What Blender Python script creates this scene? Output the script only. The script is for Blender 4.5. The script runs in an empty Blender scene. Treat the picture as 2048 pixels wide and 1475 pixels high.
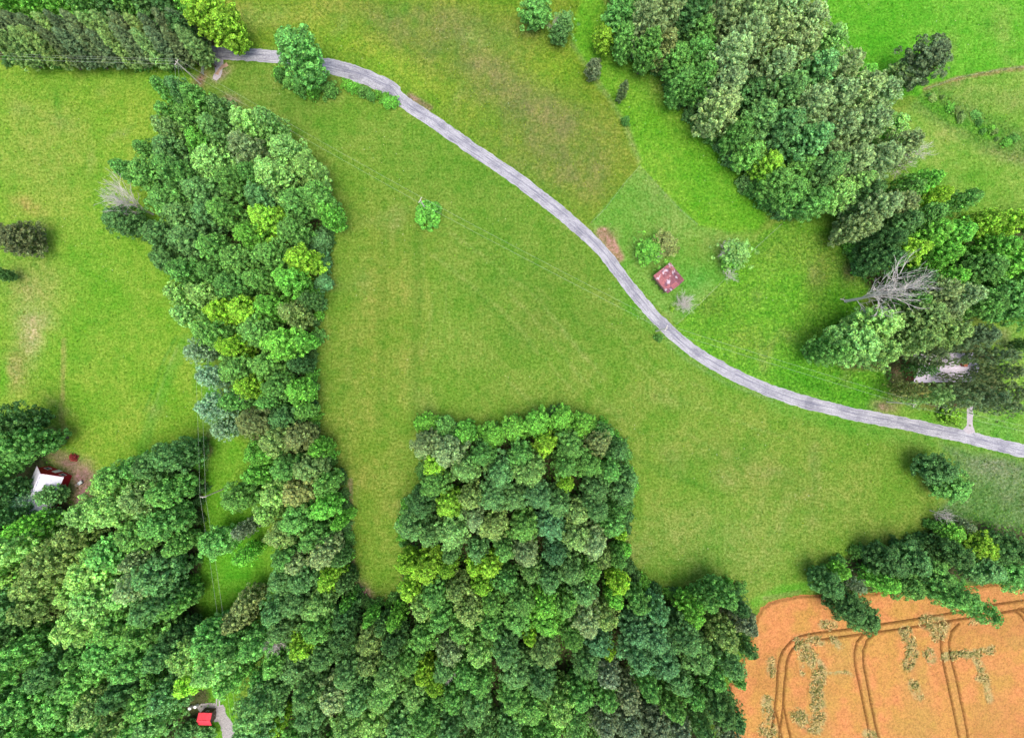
import bpy, math, random
import numpy as np
from mathutils import Vector

# ------------------------------------------------------------------ camera, sky, sun, exposure
S = bpy.context.scene
col = S.collection
CAM_H = 128.0
cam_d = bpy.data.cameras.new('camera'); cam = bpy.data.objects.new('camera', cam_d); col.objects.link(cam)
cam.location = (0, 0, CAM_H); cam.rotation_euler = (0, 0, 0)
cam_d.sensor_width = 36; cam_d.lens = 18; cam_d.clip_start = 1; cam_d.clip_end = 9000
S.camera = cam
SUN_EL, SUN_AZ = math.radians(79), math.radians(160)     # azimuth measured clockwise from +Y
w = bpy.data.worlds.new('World'); S.world = w; w.use_nodes = True
wn = w.node_tree.nodes; wl = w.node_tree.links
sky = wn.new('ShaderNodeTexSky'); sky.sky_type = 'NISHITA'; sky.sun_disc = False
sky.sun_elevation = SUN_EL; sky.sun_rotation = SUN_AZ; sky.air_density = 1.0; sky.dust_density = 4.0; sky.ozone_density = 0.6
wl.new(sky.outputs[0], wn['Background'].inputs[0]); wn['Background'].inputs[1].default_value = 0.15
sun_d = bpy.data.lights.new('sun', 'SUN'); sun = bpy.data.objects.new('sun', sun_d); col.objects.link(sun)
sun_d.energy = 1.25; sun_d.angle = math.radians(35); sun_d.color = (1.0, 0.95, 0.86)
sd = Vector((math.sin(SUN_AZ) * math.cos(SUN_EL), math.cos(SUN_AZ) * math.cos(SUN_EL), math.sin(SUN_EL)))
sun.rotation_euler = sd.to_track_quat('Z', 'Y').to_euler()
S.view_settings.view_transform = 'Standard'; S.view_settings.look = 'None'
S.view_settings.exposure = 1.22; S.view_settings.gamma = 1

# ------------------------------------------------------------------ helpers
PI = math.pi
def W(px, py, z=0.0):
    """ground survey: photograph position of a point at height z -> metres"""
    k = (CAM_H - z) / CAM_H / 8.0
    return ((px - 1024) * k, (737.5 - py) * k, z)
def lin(c):
    return tuple((v / 255 / 12.92) if v / 255 <= 0.04045 else ((v / 255 + 0.055) / 1.055) ** 2.4 for v in c[:3])
def L4(c, k=1.0):
    a = lin(c); return (a[0] * k, a[1] * k, a[2] * k, 1)

def tag(o, label=None, cat=None, group=None, kind=None):
    if label: o['label'] = label
    if cat: o['category'] = cat
    if group: o['group'] = group
    if kind: o['kind'] = kind
    return o
def empty(name, loc=(0, 0, 0), rz=0):
    o = bpy.data.objects.new(name, None); o.location = loc; o.rotation_euler = (0, 0, rz)
    o.empty_display_size = 0.5
    col.objects.link(o); return o
def link(name, me, parent=None, mat=None):
    o = bpy.data.objects.new(name, me); col.objects.link(o)
    if parent: o.parent = parent
    if mat and not me.materials: me.materials.append(mat)
    return o
def copy_tree(o, parent=None):
    c = o.copy(); col.objects.link(c); c.parent = parent
    for ch in list(o.children): copy_tree(ch, c)
    return c

class MB:
    def __init__(s): s.v = []; s.f = []
    def face(s, pts):
        n = len(s.v); s.v += [tuple(p) for p in pts]; s.f.append(tuple(range(n, n + len(pts)))); return s
    def box(s, c, d, rz=0.0):
        n = len(s.v); ca, sa = math.cos(rz), math.sin(rz)
        for z in (-1, 1):
            for x, y in ((-1, -1), (1, -1), (1, 1), (-1, 1)):
                X, Y = x * d[0] / 2, y * d[1] / 2
                s.v.append((c[0] + X * ca - Y * sa, c[1] + X * sa + Y * ca, c[2] + z * d[2] / 2))
        for f in ((3, 2, 1, 0), (4, 5, 6, 7), (0, 1, 5, 4), (1, 2, 6, 5), (2, 3, 7, 6), (3, 0, 4, 7)):
            s.f.append(tuple(n + i for i in f))
        return s
    def tube(s, p0, p1, r0, r1, k=5):
        a, b = Vector(p0), Vector(p1); d = (b - a)
        if d.length < 1e-6: return s
        d.normalize(); u = d.orthogonal().normalized(); v = d.cross(u); n = len(s.v)
        for q, r in ((a, r0), (b, r1)):
            for i in range(k):
                t = 2 * PI * i / k; s.v.append(tuple(q + u * (math.cos(t) * r) + v * (math.sin(t) * r)))
        for i in range(k): s.f.append((n + i, n + (i + 1) % k, n + k + (i + 1) % k, n + k + i))
        s.f.append(tuple(n + k - 1 - i for i in range(k))); s.f.append(tuple(n + k + i for i in range(k)))
        return s
    def path(s, pts, r0, r1, k=5):
        m = len(pts) - 1
        for i in range(m):
            s.tube(pts[i], pts[i + 1], r0 + (r1 - r0) * i / m, r0 + (r1 - r0) * (i + 1) / m, k)
        return s
    def slab(s, quad, t):
        """quad (4 pts) thickened by t along its normal"""
        q = [Vector(p) for p in quad]; nrm = (q[1] - q[0]).cross(q[3] - q[0]).normalized() * t
        top = [p + nrm for p in q]; n = len(s.v)
        s.v += [tuple(p) for p in q] + [tuple(p) for p in top]
        for f in ((3, 2, 1, 0), (4, 5, 6, 7), (0, 1, 5, 4), (1, 2, 6, 5), (2, 3, 7, 6), (3, 0, 4, 7)):
            s.f.append(tuple(n + i for i in f))
        return s
    def mesh(s, name):
        me = bpy.data.meshes.new(name); me.from_pydata(s.v, [], s.f); me.update(); return me
    def build(s, name, mat, parent=None):
        return link(name, s.mesh(name), parent, mat)

# ------------------------------------------------------------------ numpy noise
def _hash(ix, iy, seed):
    n = (ix.astype(np.int64) * 374761393 + iy.astype(np.int64) * 668265263 + seed * 974634777) & 0xFFFFFFFF
    n = ((n ^ (n >> 13)) * 1274126177) & 0xFFFFFFFF
    return ((n ^ (n >> 16)) & 0xFFFFFF) / float(0xFFFFFF)
def vnoise(x, y, sc, seed=0):
    x = x / sc; y = y / sc; ix = np.floor(x); iy = np.floor(y); fx = x - ix; fy = y - iy
    fx = fx * fx * (3 - 2 * fx); fy = fy * fy * (3 - 2 * fy)
    a = _hash(ix, iy, seed); b = _hash(ix + 1, iy, seed); c = _hash(ix, iy + 1, seed); d = _hash(ix + 1, iy + 1, seed)
    return (a * (1 - fx) + b * fx) * (1 - fy) + (c * (1 - fx) + d * fx) * fy
def fbm(x, y, sc, seed=0, o=4):
    t = 0; a = 1; m = 0
    for i in range(o):
        t = t + a * vnoise(x + 37.1 * i, y - 17.7 * i, sc / 2 ** i, seed + i); m += a; a *= 0.55
    return t / m
def sst(a, b, x):
    t = np.clip((x - a) / (b - a), 0, 1); return t * t * (3 - 2 * t)

# ------------------------------------------------------------------ materials
def new_mat(name):
    m = bpy.data.materials.new(name); m.use_nodes = True; nt = m.node_tree; nt.nodes.clear()
    out = nt.nodes.new('ShaderNodeOutputMaterial'); b = nt.nodes.new('ShaderNodeBsdfPrincipled')
    nt.links.new(b.outputs[0], out.inputs[0]); b.inputs['Roughness'].default_value = 0.85
    b.inputs['Specular IOR Level'].default_value = 0.2
    return m, nt, b, out
def N(nt, t, **kw):
    n = nt.nodes.new(t)
    for k, v in kw.items(): setattr(n, k, v)
    return n
def noise(nt, vec, scale, detail=4, rough=0.6):
    n = N(nt, 'ShaderNodeTexNoise'); n.inputs['Scale'].default_value = scale; n.inputs['Detail'].default_value = detail
    n.inputs['Roughness'].default_value = rough
    if vec is not None: nt.links.new(vec, n.inputs['Vector'])
    return n.outputs['Fac']
def ramp(nt, fac, stops):
    r = N(nt, 'ShaderNodeValToRGB'); e = r.color_ramp.elements
    while len(e) < len(stops): e.new(0.5)
    for i, (p, c) in enumerate(stops):
        e[i].position = p; e[i].color = c if len(c) == 4 else (*c, 1)
    nt.links.new(fac, r.inputs[0]); return r.outputs[0]
def mix(nt, mode, fac, a, b):
    m = N(nt, 'ShaderNodeMix', data_type='RGBA', blend_type=mode); m.clamp_result = False
    for s_, v in ((m.inputs[0], fac), (m.inputs[6], a), (m.inputs[7], b)):
        if hasattr(v, 'is_output'): nt.links.new(v, s_)
        else: s_.default_value = v
    return m.outputs[2]
def mathn(nt, op, a, b=None, clamp=False):
    m = N(nt, 'ShaderNodeMath', operation=op, use_clamp=clamp)
    for i, v in enumerate((a, b)):
        if v is None: continue
        if hasattr(v, 'is_output'): nt.links.new(v, m.inputs[i])
        else: m.inputs[i].default_value = v
    return m.outputs[0]
def bump(nt, b, h, strength, dist):
    n = N(nt, 'ShaderNodeBump'); n.inputs['Strength'].default_value = strength; n.inputs['Distance'].default_value = dist
    nt.links.new(h, n.inputs['Height']); nt.links.new(n.outputs[0], b.inputs['Normal'])
def attr(nt, name):
    return N(nt, 'ShaderNodeAttribute', attribute_name=name)

def simple(name, c, rough=0.8, var=0.15, scale=3.0, metal=0.0):
    m, nt, b, out = new_mat(name)
    tc = N(nt, 'ShaderNodeTexCoord'); f = noise(nt, tc.outputs['Object'], scale, 5)
    a = L4(c)
    cc = ramp(nt, f, [(0.3, tuple(v * (1 - var) for v in a[:3])), (0.7, tuple(min(1, v * (1 + var)) for v in a[:3]))])
    nt.links.new(cc, b.inputs['Base Color']); b.inputs['Roughness'].default_value = rough; b.inputs['Metallic'].default_value = metal
    return m

M = {}
def build_ground_mat():
    m, nt, b, out = new_mat('meadow')
    g = N(nt, 'ShaderNodeNewGeometry').outputs['Position']
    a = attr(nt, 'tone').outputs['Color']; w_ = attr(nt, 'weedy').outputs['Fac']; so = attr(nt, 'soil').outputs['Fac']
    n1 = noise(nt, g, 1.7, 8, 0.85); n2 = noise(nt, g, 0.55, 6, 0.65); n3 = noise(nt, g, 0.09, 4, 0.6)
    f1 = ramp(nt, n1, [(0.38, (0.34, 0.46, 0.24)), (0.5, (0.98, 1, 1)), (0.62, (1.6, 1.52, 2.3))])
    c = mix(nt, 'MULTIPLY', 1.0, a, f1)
    f2 = ramp(nt, n2, [(0.38, (0.74, 0.92, 0.78)), (0.5, (1, 1, 1)), (0.62, (1.24, 1.1, 1.35))])
    c = mix(nt, 'MULTIPLY', 0.9, c, f2)
    f3 = ramp(nt, n3, [(0.38, (0.84, 0.97, 0.80)), (0.62, (1.2, 1.04, 1.3))])
    c = mix(nt, 'MULTIPLY', 1.0, c, f3)
    # directional mown streaks
    mp = N(nt, 'ShaderNodeMapping'); nt.links.new(g, mp.inputs[0]); mp.inputs['Scale'].default_value = (1.3, 0.12, 1); mp.inputs['Rotation'].default_value = (0, 0, 0.06)
    st = noise(nt, mp.outputs[0], 1.0, 4)
    c = mix(nt, 'MULTIPLY', 0.7, c, ramp(nt, st, [(0.3, (0.9, 0.94, 0.9)), (0.7, (1.1, 1.05, 1.1))]))
    # leafy weeds
    v = N(nt, 'ShaderNodeTexVoronoi'); v.inputs['Scale'].default_value = 1.3; v.inputs['Randomness'].default_value = 1
    wv = N(nt, 'ShaderNodeVectorMath', operation='ADD')
    nn = N(nt, 'ShaderNodeTexNoise'); nn.inputs['Scale'].default_value = 1.1; nt.links.new(g, nn.inputs['Vector'])
    nt.links.new(g, wv.inputs[0]); nt.links.new(nn.outputs['Color'], wv.inputs[1]); nt.links.new(wv.outputs[0], v.inputs['Vector'])
    leafy = ramp(nt, v.outputs['Distance'], [(0.05, (1.35, 1.28, 1.0)), (0.35, (1, 1, 1)), (0.75, (0.55, 0.66, 0.6))])
    c = mix(nt, 'MULTIPLY', mathn(nt, 'MULTIPLY', w_, 0.85), c, leafy)
    # bare soil shows where the attribute says so
    sn = noise(nt, g, 1.6, 6, 0.7)
    sm = mathn(nt, 'MULTIPLY', so, ramp(nt, sn, [(0.36, (0.25, 0.25, 0.25)), (0.6, (1, 1, 1))]), True)
    soilc = ramp(nt, n1, [(0.3, (0.075, 0.055, 0.035)), (0.7, (0.20, 0.15, 0.10))])
    c = mix(nt, 'MIX', sm, c, soilc)
    # straw flecks
    sf = noise(nt, g, 5.5, 3, 0.6)
    c = mix(nt, 'MIX', ramp(nt, sf, [(0.66, (0, 0, 0)), (0.74, (0.55, 0.55, 0.55))]), c, (0.30, 0.28, 0.14, 1))
    nt.links.new(c, b.inputs['Base Color']); b.inputs['Roughness'].default_value = 0.95; b.inputs['Specular IOR Level'].default_value = 0.08
    h = mathn(nt, 'ADD', n1, mathn(nt, 'MULTIPLY', v.outputs['Distance'], mathn(nt, 'MULTIPLY', w_, -0.9)))
    bump(nt, b, h, 1.0, 0.5)
    return m
def build_road_mat():
    m, nt, b, out = new_mat('asphalt')
    uv = N(nt, 'ShaderNodeUVMap', uv_map='strip').outputs[0]
    sp = N(nt, 'ShaderNodeSeparateXYZ'); nt.links.new(uv, sp.inputs[0])
    g = N(nt, 'ShaderNodeNewGeometry').outputs['Position']
    n1 = noise(nt, g, 3.5, 6, 0.7); n2 = noise(nt, g, 0.25, 4)
    base = ramp(nt, n1, [(0.34, (0.165, 0.163, 0.18)), (0.5, (0.245, 0.242, 0.262)), (0.66, (0.325, 0.322, 0.345))])
    base = mix(nt, 'MULTIPLY', 1.0, base, ramp(nt, n2, [(0.38, (0.74, 0.74, 0.78)), (0.47, (0.95, 0.95, 0.96)), (0.6, (1.14, 1.14, 1.12))]))
    # wandering streaks along the road: stretched noise in strip space
    mp = N(nt, 'ShaderNodeMapping'); nt.links.new(uv, mp.inputs[0]); mp.inputs['Scale'].default_value = (14, 0.16, 1)
    s1 = noise(nt, mp.outputs[0], 1.0, 5, 0.7)
    base = mix(nt, 'MULTIPLY', 1.0, base, ramp(nt, s1, [(0.36, (0.5, 0.5, 0.58)), (0.5, (1, 1, 1)), (0.66, (1.22, 1.22, 1.18))]))
    # dark worn seam near the crown of the road, broken and wandering
    mp2 = N(nt, 'ShaderNodeMapping'); nt.links.new(uv, mp2.inputs[0]); mp2.inputs['Scale'].default_value = (0, 0.05, 1)
    wob = noise(nt, mp2.outputs[0], 1.0, 3)
    wig = noise(nt, g, 0.9, 4, 0.7)
    d = mathn(nt, 'ADD', sp.outputs[0], mathn(nt, 'MULTIPLY', mathn(nt, 'SUBTRACT', wob, 0.5), -0.35))
    d = mathn(nt, 'ADD', d, mathn(nt, 'MULTIPLY', mathn(nt, 'SUBTRACT', wig, 0.5), 0.16))
    d = mathn(nt, 'ABSOLUTE', mathn(nt, 'SUBTRACT', d, 0.44))
    seam = mathn(nt, 'SUBTRACT', 1.0, mathn(nt, 'DIVIDE', d, 0.075), True)
    seam = mathn(nt, 'MULTIPLY', seam, ramp(nt, noise(nt, g, 0.5, 4), [(0.38, (0.1, 0.1, 0.1)), (0.55, (1, 1, 1))]))
    base = mix(nt, 'MIX', mathn(nt, 'MULTIPLY', seam, 0.8), base, (0.10, 0.10, 0.14, 1))
    # pale dusty edge
    e = mathn(nt, 'ABSOLUTE', mathn(nt, 'SUBTRACT', sp.outputs[0], 0.5))
    e = mathn(nt, 'MULTIPLY', mathn(nt, 'SUBTRACT', e, 0.36), 5.0, True)
    base = mix(nt, 'MIX', mathn(nt, 'MULTIPLY', e, 0.55), base, (0.30, 0.295, 0.30, 1))
    nt.links.new(base, b.inputs['Base Color']); bump(nt, b, n1, 0.3, 0.03)
    return m
def build_path_mat(name, c1, c2, sc=1.5):
    m, nt, b, out = new_mat(name)
    g = N(nt, 'ShaderNodeNewGeometry').outputs['Position']
    n1 = noise(nt, g, sc, 7, 0.75)
    nt.links.new(ramp(nt, n1, [(0.3, L4(c1)), (0.7, L4(c2))]), b.inputs['Base Color']); bump(nt, b, n1, 0.4, 0.05)
    return m
def build_wheat_mat():
    m, nt, b, out = new_mat('ripe_wheat')
    g = N(nt, 'ShaderNodeNewGeometry').outputs['Position']
    a = attr(nt, 'tone').outputs['Color']
    n1 = noise(nt, g, 2.2, 7, 0.85); n2 = noise(nt, g, 0.5, 5); n4 = noise(nt, g, 1.7, 6, 0.8)
    c = mix(nt, 'MULTIPLY', 1.0, a, ramp(nt, n1, [(0.38, (0.58, 0.54, 0.44)), (0.5, (1, 1, 1)), (0.62, (1.32, 1.38, 1.4))]))
    c = mix(nt, 'MULTIPLY', 1.0, c, ramp(nt, n2, [(0.3, (0.92, 0.98, 0.85)), (0.7, (1.08, 1.0, 1.1))]))
    fl = ramp(nt, n4, [(0.62, (0, 0, 0)), (0.70, (0.75, 0.75, 0.75))])
    c = mix(nt, 'MIX', fl, c, (0.15, 0.11, 0.035, 1))
    nt.links.new(c, b.inputs['Base Color']); b.inputs['Roughness'].default_value = 0.9
    bump(nt, b, n1, 0.8, 0.25)
    return m
def build_leaf_mat(name, rough=0.6):
    m, nt, b, out = new_mat(name)
    oi = N(nt, 'ShaderNodeObjectInfo').outputs['Color']; t = attr(nt, 'leaf_tint').outputs['Color']
    c = mix(nt, 'MULTIPLY', 1.0, oi, t)
    nt.links.new(c, b.inputs['Base Color']); b.inputs['Roughness'].default_value = rough
    b.inputs['Specular IOR Level'].default_value = 0.12
    tr = N(nt, 'ShaderNodeBsdfTranslucent'); nt.links.new(mix(nt, 'MULTIPLY', 1.0, c, (1.15, 1.25, 0.6, 1)), tr.inputs[0])
    ms = N(nt, 'ShaderNodeMixShader'); ms.inputs[0].default_value = 0.4
    nt.links.new(b.outputs[0], ms.inputs[1]); nt.links.new(tr.outputs[0], ms.inputs[2]); nt.links.new(ms.outputs[0], out.inputs[0])
    return m
M['ground'] = build_ground_mat(); M['road'] = build_road_mat(); M['wheat'] = build_wheat_mat()
M['leaf'] = build_leaf_mat('leaves'); M['needle'] = build_leaf_mat('needles', 0.7)
M['concrete'] = build_path_mat('concrete', (128, 122, 126), (168, 160, 162))
M['gravel'] = build_path_mat('gravel', (100, 98, 98), (160, 155, 152), 2.5)
M['sandy'] = build_path_mat('sandy_soil', (130, 104, 84), (172, 146, 126), 1.2)
M['bark'] = simple('bark', (92, 82, 70), 0.9, 0.35, 4)
M['deadwood'] = simple('dead_wood', (194, 186, 180), 0.9, 0.2, 4)
M['pole_wood'] = simple('weathered_pole', (196, 188, 176), 0.8, 0.15, 6)
M['wire'] = simple('wire_metal', (170, 178, 165), 0.5, 0.05, 2, 0.0)
M['steel'] = simple('galvanised_steel', (165, 170, 172), 0.45, 0.1, 5, 0.3)
M['post'] = simple('fence_post', (120, 108, 92), 0.9, 0.2, 5)

# ------------------------------------------------------------------ ground drawing in survey pixels
def seg_dist(X, Y, pts, closed=False):
    best = np.full(X.shape, 1e9); n = len(pts)
    for i in range(n if closed else n - 1):
        (ax, ay), (bx, by) = pts[i], pts[(i + 1) % n]
        dx, dy = bx - ax, by - ay; t = np.clip(((X - ax) * dx + (Y - ay) * dy) / (dx * dx + dy * dy + 1e-9), 0, 1)
        best = np.minimum(best, np.hypot(X - ax - t * dx, Y - ay - t * dy))
    return best
def inside(X, Y, pts):
    r = np.zeros(X.shape, bool); n = len(pts)
    for i in range(n):
        (ax, ay), (bx, by) = pts[i], pts[(i + 1) % n]
        if ay == by: continue
        c = ((ay > Y) != (by > Y)) & (X < (bx - ax) * (Y - ay) / (by - ay) + ax); r ^= c
    return r
def sdist(X, Y, pts):
    d = seg_dist(X, Y, pts, True); return np.where(inside(X, Y, pts), d, -d)

ROAD = [(330, 99), (395, 102), (440, 106), (500, 110), (555, 114), (610, 122), (669, 135), (705, 145), (745, 160), (780, 178), (806, 203),
        (840, 226), (873, 247), (941, 295), (1020, 348), (1088, 399), (1156, 455), (1205, 503), (1240, 548), (1282, 601), (1325, 648),
        (1370, 690), (1413, 719), (1470, 750), (1528, 776), (1590, 798), (1647, 813), (1720, 830), (1799, 845), (1860, 858), (1928, 872), (1990, 888), (2048, 902), (2200, 940)]
WHEAT = [(1514, 1232), (1522, 1215), (1548, 1200), (1600, 1190), (1700, 1187), (1840, 1180), (1960, 1170), (2060, 1162), (2260, 1150), (2260, 1600), (1452, 1600), (1455, 1380), (1475, 1330), (1500, 1290)]
# wooded ground (trunk line, not crown line)
WOODS = {
 'left strip': [(392, 232), (450, 225), (520, 280), (590, 300), (660, 370), (672, 440), (640, 520), (625, 620), (618, 760), (632, 880), (690, 980), (695, 1090), (715, 1190), (575, 1190), (582, 1080), (562, 980), (512, 900), (485, 830), (470, 740), (430, 650), (400, 570), (370, 470), (368, 390), (350, 330)],
 'central wood': [(845, 850), (960, 865), (1080, 838), (1180, 848), (1235, 880), (1262, 960), (1240, 1030), (1245, 1120), (1290, 1175), (1330, 1200), (1440, 1180), (1455, 1190), (1455, 1300), (1412, 1380), (1408, 1600), (560, 1600), (540, 1400), (575, 1300), (575, 1180), (715, 1190), (760, 1215), (800, 1190), (815, 1080), (820, 1000), (860, 950)],
 'lower left wood': [(-200, 850), (40, 850), (90, 890), (95, 930), (150, 1010), (210, 960), (300, 930), (390, 880), (402, 1000), (405, 1130), (392, 1230), (400, 1330), (420, 1400), (395, 1475), (395, 1650), (-200, 1650)],
 'upper right wood': [(1215, -60), (1225, 90), (1290, 110), (1350, 190), (1400, 250), (1460, 310), (1510, 370), (1570, 420), (1620, 420), (1690, 350), (1700, 440), (1740, 530), (1720, 560), (1780, 620), (1900, 600), (2060, 640), (2200, 640), (2200, 420), (1900, 450), (1770, 400), (1715, 300), (1650, 200), (1580, 100), (1530, -60)],
 'house grove': [(1640, 690), (1700, 630), (1800, 620), (1900, 650), (1990, 700), (2000, 800), (1900, 815), (1790, 790), (1760, 740), (1680, 735)],
 'wheat hedge': [(1620, 1160), (1700, 1110), (1850, 1080), (1870, 1030), (2060, 1060), (2200, 1080), (2200, 1160), (2000, 1160), (1850, 1175), (1700, 1190)],
 'pine belt': [(-100, 20), (-100, 118), (60, 122), (380, 125), (400, 100), (395, 40), (300, -40), (-100, -60)],
}
def paint(X, Y):
    """X, Y survey px -> tone rgb (linear), weedy, soil"""
    rng = fbm(X, Y, 60, 3); r2 = fbm(X, Y, 160, 9); r3 = fbm(X, Y, 22, 21)
    jx = X + (fbm(X, Y, 18, 5) - .5) * 14; jy = Y + (fbm(X, Y, 18, 6) - .5) * 14
    C = np.empty(X.shape + (3,)); C[:] = lin((127, 165, 55)); Wd = np.zeros(X.shape); So = np.zeros(X.shape)
    def put(c, m):
        C[:] = C * (1 - m[..., None]) + np.array(lin(c)) * m[..., None]
    def poly(pts, soft=6): return sst(-soft, soft, sdist(jx, jy, pts))
    def blob(cx, cy, rx, ry, a=0, k=1.0):
        ca, sa = math.cos(math.radians(a)), math.sin(math.radians(a)); u = (jx - cx) * ca + (jy - cy) * sa; v = -(jx - cx) * sa + (jy - cy) * ca
        return k * np.exp(-(u / rx) ** 2 - (v / ry) ** 2) * np.clip(0.25 + 1.5 * rng, 0, 1.3)
    def stroke(pts, wd, k=1.0, soft=None):
        d = seg_dist(X + (r3 - .5) * 4, Y + (r3 - .5) * 4, pts); return k * (1 - sst(wd * .5, wd * (soft or 1.5), d))
    # --- central field: olive, with older cut lines
    C[:] = C * (0.93 + 0.14 * r2[..., None])
    put((114, 156, 48), blob(1120, 560, 170, 260, -30, .7)); put((133, 158, 54), blob(760, 640, 100, 300, 0, .6)); put((137, 160, 56), blob(720, 980, 90, 200, 0, .6))
    put((130, 163, 54), blob(1480, 950, 260, 190, 0, .75)); put((138, 168, 72), blob(1420, 1090, 180, 80, 0, .6)); put((148, 160, 74), blob(1560, 960, 170, 36, 25, .5))
    put((122, 150, 54), blob(1080, 640, 120, 90, 0, .5)); put((100, 150, 42), blob(900, 350, 200, 90, 35, .4)); put((104, 148, 50), blob(560, 190, 100, 50, 30, .6))
    for sx, kk in ((748, .35), (770, -.2), (812, .3), (838, -.35), (856, .25)):
        m = stroke([(sx, 430), (sx - 4, 640), (sx - 8, 840)], 9, abs(kk)); put((148, 165, 62) if kk > 0 else (92, 135, 38), m)
    rs_ = random.Random(4)
    for k in range(34):                       # wheel marks and swaths that follow the road curve or run with the old cuts
        if k % 2:
            off = rs_.uniform(20, 260); a = rs_.randrange(12, 24); seg = [(x - off * .72 + rs_.uniform(-3, 3), y + off * .70) for x, y in ROAD[a:a + rs_.randrange(3, 6)]]
        else:
            x0, y0 = rs_.uniform(640, 1500), rs_.uniform(420, 1000); a = rs_.uniform(-.25, .25) + (1.57 if x0 < 1000 else .7); L = rs_.uniform(60, 190); seg = [(x0, y0), (x0 + math.cos(a) * L * .5 + 4, y0 + math.sin(a) * L * .5), (x0 + math.cos(a) * L, y0 + math.sin(a) * L)]
        put(*(((160, 178, 88), stroke(seg, rs_.uniform(1.5, 4), .22)) if rs_.random() < .6 else ((96, 146, 44), stroke(seg, rs_.uniform(2, 8), .26))))
    for k in range(46):
        put(rs_.choice([(150, 168, 78), (100, 152, 44), (140, 158, 76), (112, 168, 48)]), blob(rs_.uniform(640, 1800), rs_.uniform(380, 1180), rs_.uniform(12, 50), rs_.uniform(8, 26), rs_.uniform(0, 180), .5))
    # --- north field beyond the road
    north = [(490, -80), (1180, -80), (1200, 60), (1180, 150), (1250, 250), (1275, 335), (1180, 450), (1110, 410), (1040, 350), (880, 235), (800, 185), (700, 135), (560, 98), (400, 90)]
    mN = poly(north); put((133, 163, 46), mN); Wd += mN * .45
    put((118, 160, 44), mN * stroke([(600, 108), (700, 125), (800, 175), (900, 245), (1040, 340), (1160, 440)], 26, .8))
    for b_ in ((820, 60, 120, 40, 20, .8), (960, 130, 150, 60, 30, .8), (1050, 230, 110, 65, 40, .95), (1130, 300, 90, 85, 50, 1.0), (1170, 350, 60, 40, 0, .8), (1010, 60, 100, 35, 10, .5), (880, 30, 60, 30, 0, .5)):
        mb = mN * blob(*b_); put((138, 148, 74), np.clip(mb * (.45 + .9 * (r3 - .3)), 0, .8)); So += mb * .12 * r3 * 2
    put((150, 192, 52), mN * blob(760, 120, 200, 30, 28, .5)); put((140, 188, 40), mN * blob(1110, 140, 60, 40, 0, .5)); put((176, 190, 96), mN * blob(520, 35, 40, 22, 0, .9)); put((160, 178, 70), mN * blob(560, 20, 120, 40, 0, .5))
    put((150, 132, 92), np.clip(stroke([(820, 192), (860, 216)], 6, .9), 0, 1))
    # --- cedar line meadow
    mead = [(1180, -80), (1230, 60), (1260, 100), (1300, 105), (1420, 280), (1530, 400), (1540, 420), (1500, 480), (1395, 452), (1278, 333), (1248, 250), (1195, 170), (1140, 90)]
    mM = poly(mead); put((127, 187, 48), mM); Wd = np.maximum(Wd, mM * .5)
    put((156, 160, 96), mM * stroke([(1120, 60), (1150, 110), (1200, 180), (1250, 260), (1270, 320)], 10, .6)); put((112, 170, 48), mM * blob(1300, 150, 80, 40, 40, .7))
    put((150, 180, 70), mM * blob(1330, 170, 60, 30, 30, .5)); put((104, 182, 38), mM * blob(1420, 360, 90, 50, 40, .6))
    # --- lawn round the barn
    lawn = [(1278, 333), (1395, 450), (1450, 462), (1500, 480), (1505, 510), (1440, 565), (1395, 610), (1352, 648), (1300, 600), (1250, 540), (1215, 490), (1180, 448)]
    mL = .85 * sst(-3, 3, sdist(X, Y, lawn)); put((128, 178, 68), mL); Wd = Wd * (1 - mL)
    put((96, 172, 58), mL * blob(1400, 560, 60, 50, 0, .8)); put((140, 172, 68), mL * blob(1400, 500, 50, 40, 0, .6)); put((124, 165, 70), mL * blob(1290, 400, 70, 50, 0, .7))
    put((190, 150, 118), np.clip(stroke([(1205, 465), (1222, 488), (1236, 515)], 11, 1.1), 0, 1)); put((170, 140, 105), blob(1215, 470, 18, 14, 0, .8))
    # --- rough bright meadow east of lawn
    rough = [(1505, 480), (1560, 440), (1700, 460), (1740, 560), (1720, 620), (1640, 700), (1680, 740), (1780, 740), (1790, 800), (1740, 828), (1640, 805), (1520, 765), (1400, 700), (1350, 655), (1395, 610), (1440, 565)]
    mR = poly(rough, 4); put((124, 190, 50), mR); Wd = np.maximum(Wd, mR * .9)
    put((132, 176, 58), mR * blob(1560, 490, 90, 50, 0, .8)); put((138, 146, 66), mR * blob(1430, 610, 40, 30, 0, .7)); put((128, 150, 58), mR * blob(1640, 560, 24, 100, 10, .6)); put((152, 160, 82), mR * blob(1700, 540, 22, 30, 0, .8))
    put((88, 168, 34), mR * blob(1640, 770, 120, 30, 15, .7)); put((140, 178, 60), mR * blob(1480, 680, 60, 40, 0, .5)); put((160, 150, 100), blob(1770, 812, 30, 12, 0, .9))
    # --- pasture top right
    past = [(1610, -80), (2260, -80), (2260, 125), (2048, 137), (1930, 155), (1840, 190), (1760, 200), (1680, 120)]
    mP = poly(past, 3); put((112, 188, 46), mP); Wd = np.maximum(Wd * (1 - mP), mP * .25)
    put((128, 192, 58), mP * blob(1990, 40, 100, 60, 0, .7)); put((84, 178, 24), mP * blob(1760, 60, 80, 70, 0, .5))
    east = [(1840, 190), (1930, 155), (2048, 137), (2260, 125), (2260, 980), (2048, 895), (1945, 865), (1830, 848), (1790, 810), (2000, 815), (1990, 660), (2060, 640), (1960, 440), (1840, 380), (1780, 250)]
    mE = poly(east, 5); put((131, 180, 60), mE); Wd = Wd * (1 - mE) + mE * .15
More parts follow.
